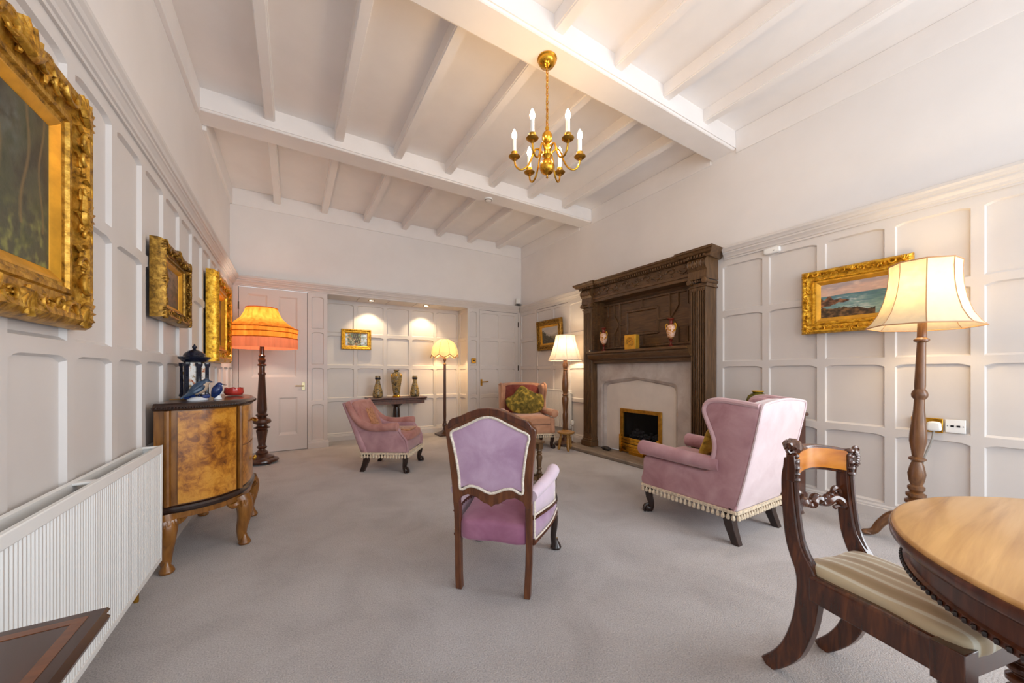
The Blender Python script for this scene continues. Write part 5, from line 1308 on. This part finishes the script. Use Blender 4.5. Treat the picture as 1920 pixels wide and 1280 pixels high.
def build_pictures():
    x = XL + .004
    picture('large dark woodland painting in an ornate carved gilt frame, nearest on the left wall', (x, 1.385, 1.497), 'x', 1, .68, .725, .158, .055, woodland, M['gold'], .03, 1.0, crest=.25, nx=110, ny=120)
    picture('small brown painting in a carved gilt frame with pierced corners, middle of the left wall', (x, 2.735, 1.475), 'x', 1, .57, .40, .098, .062, dusk, M['gold_d'], .02, 1.05, crest=.3)
    picture('tall painting in a deep gilt frame close to the orange lamp', (x, 4.20, 1.465), 'x', 1, .80, .76, .17, .085, portrait_dark, M['gold_b'], .03, .95)
    picture('small landscape picture in a plain gilt frame above the alcove console table', (.808, YA - .004, 1.48), 'y', 1, .412, .30, .058, .03, garden, M['gold_b'], .012, 0)
    picture('small lakeside painting in a dark gilt frame tilted forward beside the fireplace', (XR - .004, 4.515, 1.575), 'x', -1, .63, .475, .115, .05, lakeside, M['gold_d'], .03, .9, tilt=.06)
    picture('wide seascape painting in a bright gilt frame behind the cream lamp shade', (XR - .004, .952, 1.532), 'x', -1, .60, .48, .116, .05, seascape, M['gold_b'], .03, .9, nx=130, ny=90)
build_pictures()

# ---------------------------------------------------------------- ornaments
def build_ornaments():
    ZT = .844
    x, y = -.500, 2.82
    t = thing('lidded_jar', 'tall hexagonal blue and white lidded porcelain jar on the burr walnut cabinet', 'jar', (x, y, ZT))
    bm = B(); lathe(bm, [(.045, 0), (.056, .006), (.058, .02), (.054, .03), (.058, .195), (.056, .21), (.04, .214)], 6); bd = obj('body', bm, M['porcelain'], t, sharp=20)
    bm = B()
    for k in range(6):
        a = k * pi / 3; lathe(bm, [(.016, .012), (.018, .02), (.013, .03), (.013, .185), (.019, .195), (.018, .21)], 8, (.054 * math.cos(a), .054 * math.sin(a)))
    lathe(bm, [(.058, .0), (.064, .004), (.064, .014), (.056, .022)], 6); obj('columns', bm, M['navy'], bd)
    bm = B(); lathe(bm, [(.048, .212), (.058, .218), (.076, .238), (.078, .244), (.055, .25), (.048, .265), (.03, .28), (.012, .287), (.006, .292), (.012, .3), (.012, .306), (.005, .314), (.002, .322)], 12); obj('lid', bm, M['navy'], t, sharp=40)
    x, y = -.448, 2.60
    t = thing('bird_figurine', 'larger china bird figurine with slate blue back and cream breast on the cabinet', 'figurine', (x, y, ZT), .55)
    bm = B(); lathe(bm, [(.005, 0), (.046, 0), (.048, .006), (.03, .016), (.008, .02)], 18, mtx=Matrix.Diagonal((1, .7, 1, 1))); obj('base', bm, M['china'], t)
    def bird(bm, P, R_, fl=1): tube(bm, cat(P, 4), R_, 12, flat=fl)
    Ry = Matrix.Rotation(math.radians(-42), 3, 'Y')
    bm = B(); ell(bm, (.012, 0, .066), (.044, .026, .029), 16, 10, Ry); ell(bm, (.040, 0, .098), (.018, .0155, .0165), 12, 8); obj('body', bm, M['bird_cream'], t)
    bm = B(); ell(bm, (.000, 0, .074), (.050, .0245, .021), 16, 10, Ry); ell(bm, (.039, 0, .103), (.0195, .0160, .0155), 12, 8)
    tube(bm, cat([(-.022, 0, .052), (-.045, 0, .034), (-.075, 0, .012)], 4), [.018, .017, .016, .015, .013, .011, .010, .008, .006], 8, flat=.6)
    for s_ in (-1, 1): tube(bm, cat([(.022, s_ * .022, .080), (-.004, s_ * .0265, .060), (-.034, s_ * .018, .038), (-.058, s_ * .006, .022)], 3), [.004, .010, .013, .014, .013, .011, .009, .006, .004, .002], 8)
    tube(bm, [(.054, 0, .102), (.072, 0, .099)], [.007, .0015], 8); obj('wings', bm, M['bird_slate'], t)
    bm = B()
    for s_ in (-1, 1): tube(bm, [(.004, s_ * .01, .012), (.004, s_ * .01, .05)], .004, 6)
    tube(bm, [(-.01, .01, .020), (-.055, .015, .016)], [.018, .008], 8); tube(bm, [(.015, -.012, .017), (.045, -.012, .022)], [.012, .012], 8); obj('perch', bm, M['bird_blue'], t)
    x, y = -.372, 2.637
    t = thing('bird_figurine', 'smaller bright blue china bird figurine standing upright on the cabinet', 'figurine', (x, y, ZT), .35)
    bm = B(); P = cat([(-.016, 0, .012), (-.008, 0, .026), (.0, 0, .046), (.006, 0, .062), (.010, 0, .074), (.014, 0, .086)], 4); n = len(P)
    tube(bm, P, [.008 + .017 * math.sin(pi * min(1, i / (n - 1) * .9 + .05)) for i in range(n)], 12); ell(bm, (.013, 0, .082), (.0165, .0145, .0145), 10, 8); obj('body', bm, M['bird_blue'], t)
    bm = B(); ell(bm, (.020, 0, .078), (.012, .0115, .009), 10, 6); tube(bm, [(.006, 0, .0005), (.006, 0, .022)], [.020, .013], 10); ell(bm, (.012, 0, .04), (.016, .014, .018), 10, 6); obj('breast', bm, M['china'], t)
    bm = B(); tube(bm, [(.027, 0, .083), (.048, 0, .080)], [.004, .001], 6); obj('beak', bm, M['black'], t)
    bm = B(); N = 48; rs = []
    for r, z, s_ in ((.03, .002, 0), (.046, .006, 0), (.054, .022, 0), (.050, .042, 1), (.046, .042, 1), (.049, .022, 0), (.04, .010, 0), (.004, .008, 0)):
        rs.append([Vector((r * math.cos(a), r * math.sin(a), z + s_ * .012 * abs(math.cos(3.5 * a)) ** .7)) for a in [2 * pi * i / N for i in range(N)]])
    rings(bm, rs); tag(obj('glass_bowl', bm, M['red_glass'], loc=(-.332, 2.99, ZT), sharp=60), 'small red glass bowl with scalloped rim at the far end of the cabinet', 'bowl')
    bm = B(); tube(bm, [(-.06, 0, .004), (.0, .0, .004), (.05, 0, .004)], [.0025, .004, .003], 8); tag(obj('wooden_stick', bm, M['stool_wood'], loc=(-.52, 2.68, ZT), rz=.35), 'thin wooden stick lying on the cabinet before the lidded jar', 'stick')
    # console vases
    Z = .6225
    bottle = [(.028, 0), (.062, .004), (.072, .02), (.074, .05), (.066, .10), (.05, .16), (.036, .21), (.030, .25), (.036, .27), (.040, .285), (.036, .305), (.036, .318), (.03, .32), (.026, .30)]
    first = None
    for (vx, vy), w in (((1.065, 5.55), 'left'), ((1.61, 5.55), 'right')):
        lab = 'bottle-shaped mottled art pottery vase on the console table, ' + ('at the armchair end' if w == 'left' else 'at the floor lamp end')
        if not first:
            t = first = thing('pottery_vase', lab, 'vase', (vx, vy, Z), group='pair of bottle vases on the console')
            bm = B(); lathe(bm, bottle, 8); lathe(bm, bottle, 24) if 0 else None; obj('body', bm, M['pottery'], t, sharp=50)
            bm = B(); lathe(bm, [(.037, .268), (.041, .276), (.042, .288), (.037, .296)], 16); obj('neck_band', bm, M['navy'], t)
        else:
            t = first.copy(); col.objects.link(t); t.location = Vector((vx, vy, Z)) * S; t['label'] = lab; t.rotation_euler.z = 1
            for ch in list(first.children): c = ch.copy(); col.objects.link(c); c.parent = t
    t = thing('pottery_vase', 'tallest mottled vase with gilt foot in the middle of the console table', 'vase', (1.335, 5.56, Z))
    bm = B(); lathe(bm, [(.03, .03), (.044, .035), (.052, .08), (.062, .16), (.076, .25), (.082, .30), (.078, .34), (.05, .368), (.03, .378), (.03, .395), (.042, .402), (.042, .41), (.03, .41)], 24); obj('body', bm, M['pottery'], t, sharp=60)
    bm = B(); lathe(bm, [(.03, 0), (.055, .0), (.057, .012), (.046, .024), (.042, .036)], 24); obj('foot', bm, M['brass'], t, sharp=40)
    bm = B()
    for k in range(6): a = k * pi / 3 + .3; ell(bm, (.077 * math.cos(a), .077 * math.sin(a), .325), (.016, .016, .022), 8, 6)
    obj('gilt_swags', bm, M['clock'], t)
    # mantel urns and clock
    ZM = 1.2535
    first = None
    for yy, lab in ((3.235, 'gilt and maroon two-handled porcelain urn on the mantel, nearer the white lamp'), (2.305, 'gilt and maroon two-handled porcelain urn on the mantel, nearer the pink wing armchair')):
        if not first:
            t = first = thing('mantel_urn', lab, 'urn', (3.285, yy, ZM), group='pair of urns on the mantel shelf')
            bm = B(); lathe(bm, [(.016, .085), (.03, .10), (.044, .15), (.047, .185), (.04, .21), (.026, .225)], 20); obj('body', bm, M['urn'], t, sharp=60)
            bm = B(); lathe(bm, [(.005, 0), (.036, 0), (.036, .008), (.02, .016), (.011, .03), (.010, .06), (.018, .072), (.011, .08), (.018, .088)], 20); obj('foot', bm, M['urn_red'], t, sharp=40)
            bm = B(); lathe(bm, [(.026, .222), (.018, .235), (.016, .26), (.022, .275), (.032, .282), (.030, .288), (.016, .288)], 20); obj('neck', bm, M['urn_red'], t, sharp=40)
            for s_ in (-1, 1):
                bm = B(); tube(bm, cat([(0, s_ * .045, .16), (0, s_ * .055, .19), (0, s_ * .058, .22), (0, s_ * .046, .238), (0, s_ * .036, .222)], 5), .0055, 8); obj('handle', bm, M['clock'], t)
        else:
            t = first.copy(); col.objects.link(t); t.location = Vector((3.285, yy, ZM)) * S; t['label'] = lab
            for ch in list(first.children): c = ch.copy(); col.objects.link(c); c.parent = t
    t = thing('mantel_clock', 'square gilt carriage-style clock in the middle of the mantel shelf', 'clock', (3.285, 2.80, ZM))
    bm = B(); box(bm, -.035, .035, -.078, .078, 0, .165); obj('case', bm, M['clock'], t, bevel=.004)
    bm = B(); lathe(bm, [(.001, 0), (.046, 0), (.05, .003), (.054, .003), (.054, -.004)], 32, mtx=Matrix.Translation((-.036, 0, .088)) @ Matrix.Rotation(-pi / 2, 4, 'Y')); fc = obj('dial', bm, M['slip'], t)
    bm = B()
    for k in range(12):
        a = k * pi / 6; box(bm, -.0405, -.0385, -.002, .002, .034, .043, Matrix.Translation((0, 0, .088)) @ Matrix.Rotation(a, 4, 'X'))
    box(bm, -.0425, -.041, -.002, .002, -.004, .026, Matrix.Translation((0, 0, .088)) @ Matrix.Rotation(.9, 4, 'X')); box(bm, -.0425, -.041, -.0015, .0015, -.004, .036, Matrix.Translation((0, 0, .088)) @ Matrix.Rotation(-1.9, 4, 'X')); obj('hands_and_markers', bm, M['lamp_dark'], fc)
    bm = B(); lathe(bm, [(.02, 0), (.06, 0), (.064, .008), (.06, .016), (.02, .014)], 20, mtx=Matrix.Diagonal((.6, 1.1, 1, 1))); tag(obj('mantel_tray', bm, M['dark_wood'], loc=(3.255, 3.385, ZM)), 'small dark tray at the far end of the mantel shelf', 'tray')
    # green vase on the side cabinet
    t = thing('glazed_vase', 'squat olive green glazed vase on the cabinet behind the wing armchair', 'vase', (3.28, 1.50, .6825))
    bm = B(); lathe(bm, [(.03, 0), (.05, .004), (.075, .05), (.082, .085), (.07, .12), (.045, .138), (.036, .145), (.042, .158), (.034, .158), (.03, .14)], 28); obj('body', bm, M['green_glaze'], t, sharp=60)
    bm = B(); lathe(bm, [(.042, .154), (.045, .158), (.042, .162), (.036, .16)], 24); obj('rim', bm, M['clock'], t)
build_ornaments()

# ---------------------------------------------------------------- radiators and fittings
def build_fittings():
    # big radiator on the left wall
    y0, y1 = -.6, 2.30
    xf, xb, z0, z1 = -.525, -.600, .115, .655
    t = thing('radiator', 'long white double panel radiator low on the left wall', 'radiator', (-.56, (y0 + y1) / 2, .115))
    o = Vector((-.56, (y0 + y1) / 2, .115)); T = Matrix.Translation(-o)
    bm = B(); n = int((y1 - y0 - .03) / .0155)
    for x, s_, nm in ((xf - .012, 1, 'front_panel'), (xb + .006, -1, 'rear_panel')):
        bm = B(); rs = []
        ys = [y0 + .012 + (y1 - y0 - .024) * i / (n * 4) for i in range(n * 4 + 1)]
        lo, hi = [], []
        for i, y in enumerate(ys):
            
            d = (.010, .010, .010, -.006)[i % 4] if s_ > 0 else 0
            lo.append((x + d, y)); hi.append((x + d, y))
        vs = [[bm.verts.new(T @ Vector((a, b, z))) for a, b in lo] for z in (z0 + .02, z1 - .03)]
        for i in range(len(lo) - 1): bm.faces.new((vs[0][i], vs[0][i + 1], vs[1][i + 1], vs[1][i]))
        box(bm, x - .003, x - .002, y0, y1, z0, z1 - .01, T); obj(nm, bm, M['white'], t, sharp=80)
    bm = B()
    for xa, xc in ((xf - .016, xf + .001), (xb - .002, xb + .012)): box(bm, xa, xc, y0, y1, z1 - .034, z1, T)
    box(bm, xf - .014, xf, y0, y1, z0, z0 + .022, T); box(bm, xb, xf, y1 - .010, y1, z1 - .012, z1 - .004, T); box(bm, xb + .012, xf - .014, y1 - .006, y1, z0, z1, T)
    for y in (.55, 1.12, 1.69): box(bm, xb + .008, xf - .014, y - .016, y + .016, z1 - .012, z1 - .003, T)
    box(bm, xf - .014, xf + .001, y1 - .014, y1, z0, z1, T)
    obj('casing', bm, M['white'], t, bevel=.003)
    bm = B(); y = y0 + .02
    while y < y1 - .02: box(bm, xb + .014, xf - .02, y, y + .006, z0 + .03, z1 - .045, T); y += .019
    obj('convector_fins', bm, M['dark'], t)  # fins and inner panel coloured near-black for the shade inside the radiator
    bm = B(); box(bm, xb + .012, xb + .014, y0, y1, z0 + .03, z1 - .06, T); obj('inner_panel', bm, M['dark'], t)
    bm = B(); tube(bm, [T @ Vector(p) for p in ((-.582, 2.19, 0), (-.582, 2.19, .13))], .009, 8); obj('pipe', bm, M['brass_dull'], t)
    # far radiator
    y0, y1 = 4.03, 4.86; x0, z0, z1 = 3.405, .18, .735
    t = thing('radiator', 'white ribbed radiator below the tilted lakeside painting', 'radiator', (3.43, 4.445, .18)); T = Matrix.Translation((-3.43, -4.445, -.18))
    bm = B(); n = 27; vs = []
    P = []
    for i in range(n * 4 + 1): P.append((x0 + (0, 0, 0, .010)[i % 4], y0 + (y1 - y0) * i / (n * 4)))
    vs = [[bm.verts.new(T @ Vector((a, b, z))) for a, b in P] for z in (z0, z1 - .02)]
    for i in range(len(P) - 1): bm.faces.new((vs[0][i], vs[0][i + 1], vs[1][i + 1], vs[1][i]))
    box(bm, x0 + .011, x0 + .02, y0, y1, z0, z1 - .005, T); obj('front_panel', bm, M['white'], t, sharp=80)
    bm = B(); box(bm, x0 - .003, XR - .004, y0 - .004, y1 + .004, z1 - .02, z1, T); box(bm, x0, XR - .004, y0 - .006, y0, z0, z1, T); obj('casing', bm, M['white'], t, bevel=.003)
    bm = B(); tube(bm, [T @ Vector(p) for p in ((3.43, 3.985, .0), (3.43, 3.985, .22), (3.43, 4.03, .22))], .008, 8); tube(bm, [T @ Vector(p) for p in ((3.43, 4.03, .69), (3.43, 3.99, .69))], .01, 8); obj('pipe', bm, M['white'], t)
    bm = B(); lathe(bm, [(.012, .235), (.022, .245), (.024, .29), (.016, .305), (.004, .308)], 14, mtx=T @ Matrix.Translation((3.43, 3.985, 0))); obj('valve', bm, M['plastic'], t)
    # thermostat
    t = thing('wall_thermostat', 'square brass control plate on the pillar beside the right-hand door', 'switch', (2.54, YB, 1.184))
    bm = B(); box(bm, -.04, .04, -.010, 0, -.042, .042); obj('plate', bm, M['brass_dull'], t, bevel=.003)
    bm = B(); box(bm, -.032, .032, -.012, -.009, -.034, .034); obj('face', bm, M['slip'], t, bevel=.002)
    bm = B(); box(bm, -.018, .018, -.014, -.011, -.008, .012); obj('window', bm, M['dark'], t)
    # corner sensor
    t = thing('alarm_sensor', 'white alarm sensor perched on the cornice in the far right corner', 'sensor', (3.36, 5.325, 2.162))
    bm = B(); puff(bm, cat([(-.035, .012), (.035, .012), (.038, .05), (.032, .10), (-.032, .10), (-.038, .05)], 3, True), .05, .012, lambda u, v, w: Vector((.707 * u + .707 * w, .707 * w - .707 * u, v + .012))); obj('housing', bm, M['plastic'], t, sharp=60)
    bm = B(); box(bm, -.045, .045, -.03, .06, 0, .012); obj('bracket', bm, M['steel'], t, bevel=.002)
    bm = B(); tube(bm, cat([(.05, .05, .01), (.062, .02, .0), (.03, .015, -.06), (.06, .05, -.12)], 4), .005, 6); obj('cable', bm, M['flex'], t)
    # alarm contact
    t = thing('alarm_detector', 'white oval detector below the cornice right of the fireplace', 'sensor', (XR, 1.465, 2.018))
    bm = B(); ol = cat([(-.05, -.024), (.05, -.024), (.062, 0), (.05, .024), (-.05, .024), (-.062, 0)], 4, True); puff(bm, ol, .03, .012, lambda u, v, w: Vector((-.0151 + w, u, v))); obj('housing', bm, M['plastic'], t, sharp=60)
    bm = B(); ell(bm, (-.030, -.02, -.004), (.003, .005, .005), 8, 5); obj('lens', bm, M['flex'], t)
    # smoke detector
    t = thing('smoke_detector', 'round white smoke detector under the far ceiling beam', 'detector', (1.978, 3.80, 3.017))
    bm = B(); lathe(bm, [(.001, .0), (.03, .0), (.038, .006), (.046, .012), (.05, .016), (.05, .0248), (.001, .0248)], 24); obj('housing', bm, M['plastic'], t, sharp=50)
    bm = B(); lathe(bm, [(.04, .004), (.047, .011), (.043, .014), (.037, .008)], 24); obj('vent_ring', bm, M['flex'], t)
    # sockets by the big lamp
    t = thing('power_socket', 'brass double power socket on the right wall behind the tall lamp', 'socket', (XR, .600, .665))
    bm = B(); puff(bm, [(-.068, -.045), (.068, -.045), (.068, .045), (-.068, .045)], .012, .004, lambda u, v, w: Vector((-.006 + w, u, v))); obj('plate', bm, M['brass'], t, sharp=50)
    bm = B(); box(bm, -.014, -.012, -.05, -.012, -.022, .02); box(bm, -.014, -.012, .016, .05, -.022, .02); obj('insert', bm, M['black'], t)
    t = thing('power_plug', 'white plug pushed into the brass double socket', 'plug', (XR - .0125, .565, .662))
    bm = B(); puff(bm, cat([(-.026, -.028), (.026, -.028), (.03, .0), (.022, .026), (-.022, .026), (-.03, 0)], 3, True), .034, .01, lambda u, v, w: Vector((-.018 + w, u, v))); obj('body', bm, M['plastic'], t, sharp=60)
    bm = B(); tube(bm, cat([(-.02, 0, -.026), (-.03, .01, -.10), (-.045, .04, -.22), (-.08, .06, -.40), (-.10, .06, -.60), (-.16, .04, -.646), (-.25, .02, -.652)], 5), .0055, 8); obj('cord', bm, M['flex'], t)
    t = thing('aerial_socket', 'white square aerial socket plate on the right wall', 'socket', (XR, .483, .668))
    bm = B(); puff(bm, [(-.040, -.040), (.040, -.040), (.040, .040), (-.040, .040)], .010, .003, lambda u, v, w: Vector((-.005 + w, u, v))); obj('plate', bm, M['plastic'], t, sharp=50)
    bm = B()
    for y in (-.012, .012): box(bm, -.012, -.0095, y - .007, y + .007, -.005, .006)
    for y in (-.031, .031): ell(bm, (-.010, y, 0), (.002, .003, .003), 6, 4)
    obj('contacts', bm, M['black'], t)
build_fittings()

# ---------------------------------------------------------------- daylight, sky, camera
def build_light():
    w = bpy.data.worlds.new('daylight'); sc.world = w; w.use_nodes = True
    b = w.node_tree.nodes['Background']; b.inputs[0].default_value = (.86, .93, 1, 1); b.inputs[1].default_value = WORLD
    def area(name, loc, aim, e, sx, sy, c):
        a = light('AREA', name, loc, e, c, sx=sx, sy=sy)
        a.rotation_euler = (Vector(aim) - Vector(loc)).to_track_quat('-Z', 'Z').to_euler()
    area('window_daylight', (3.3, -1.5, 1.5), (.9, 1.6, .9), WIN, 2.0, 1.7, (.90, .95, 1))
    area('rear_daylight', (1.0, -2.6, 1.6), (1.3, 3.0, 1.5), WIN2, 3.4, 2.2, (.92, .96, 1))  # area lamp added at the open rear, where windows would be
WORLD, WIN, WIN2 = .85, 75, 44
build_light()
cd = bpy.data.cameras.new('camera'); cd.sensor_width = 36; cd.sensor_fit = 'HORIZONTAL'
cd.lens = F / 1920 * 36; cd.shift_y = (V0 - 640) / 1920; cd.clip_start = .02
co = bpy.data.objects.new('camera', cd); col.objects.link(co)
co.location = (0, 0, S); co.rotation_euler = (pi / 2, 0, -TH)
sc.camera = co
sc.view_settings.view_transform = 'Standard'
sc.view_settings.look = 'None'
sc.view_settings.exposure = 0.45
sc.view_settings.gamma = 1.0
sc.cycles.max_bounces = 7; sc.cycles.diffuse_bounces = 4; sc.cycles.adaptive_threshold = .02; sc.cycles.sample_clamp_indirect = 6
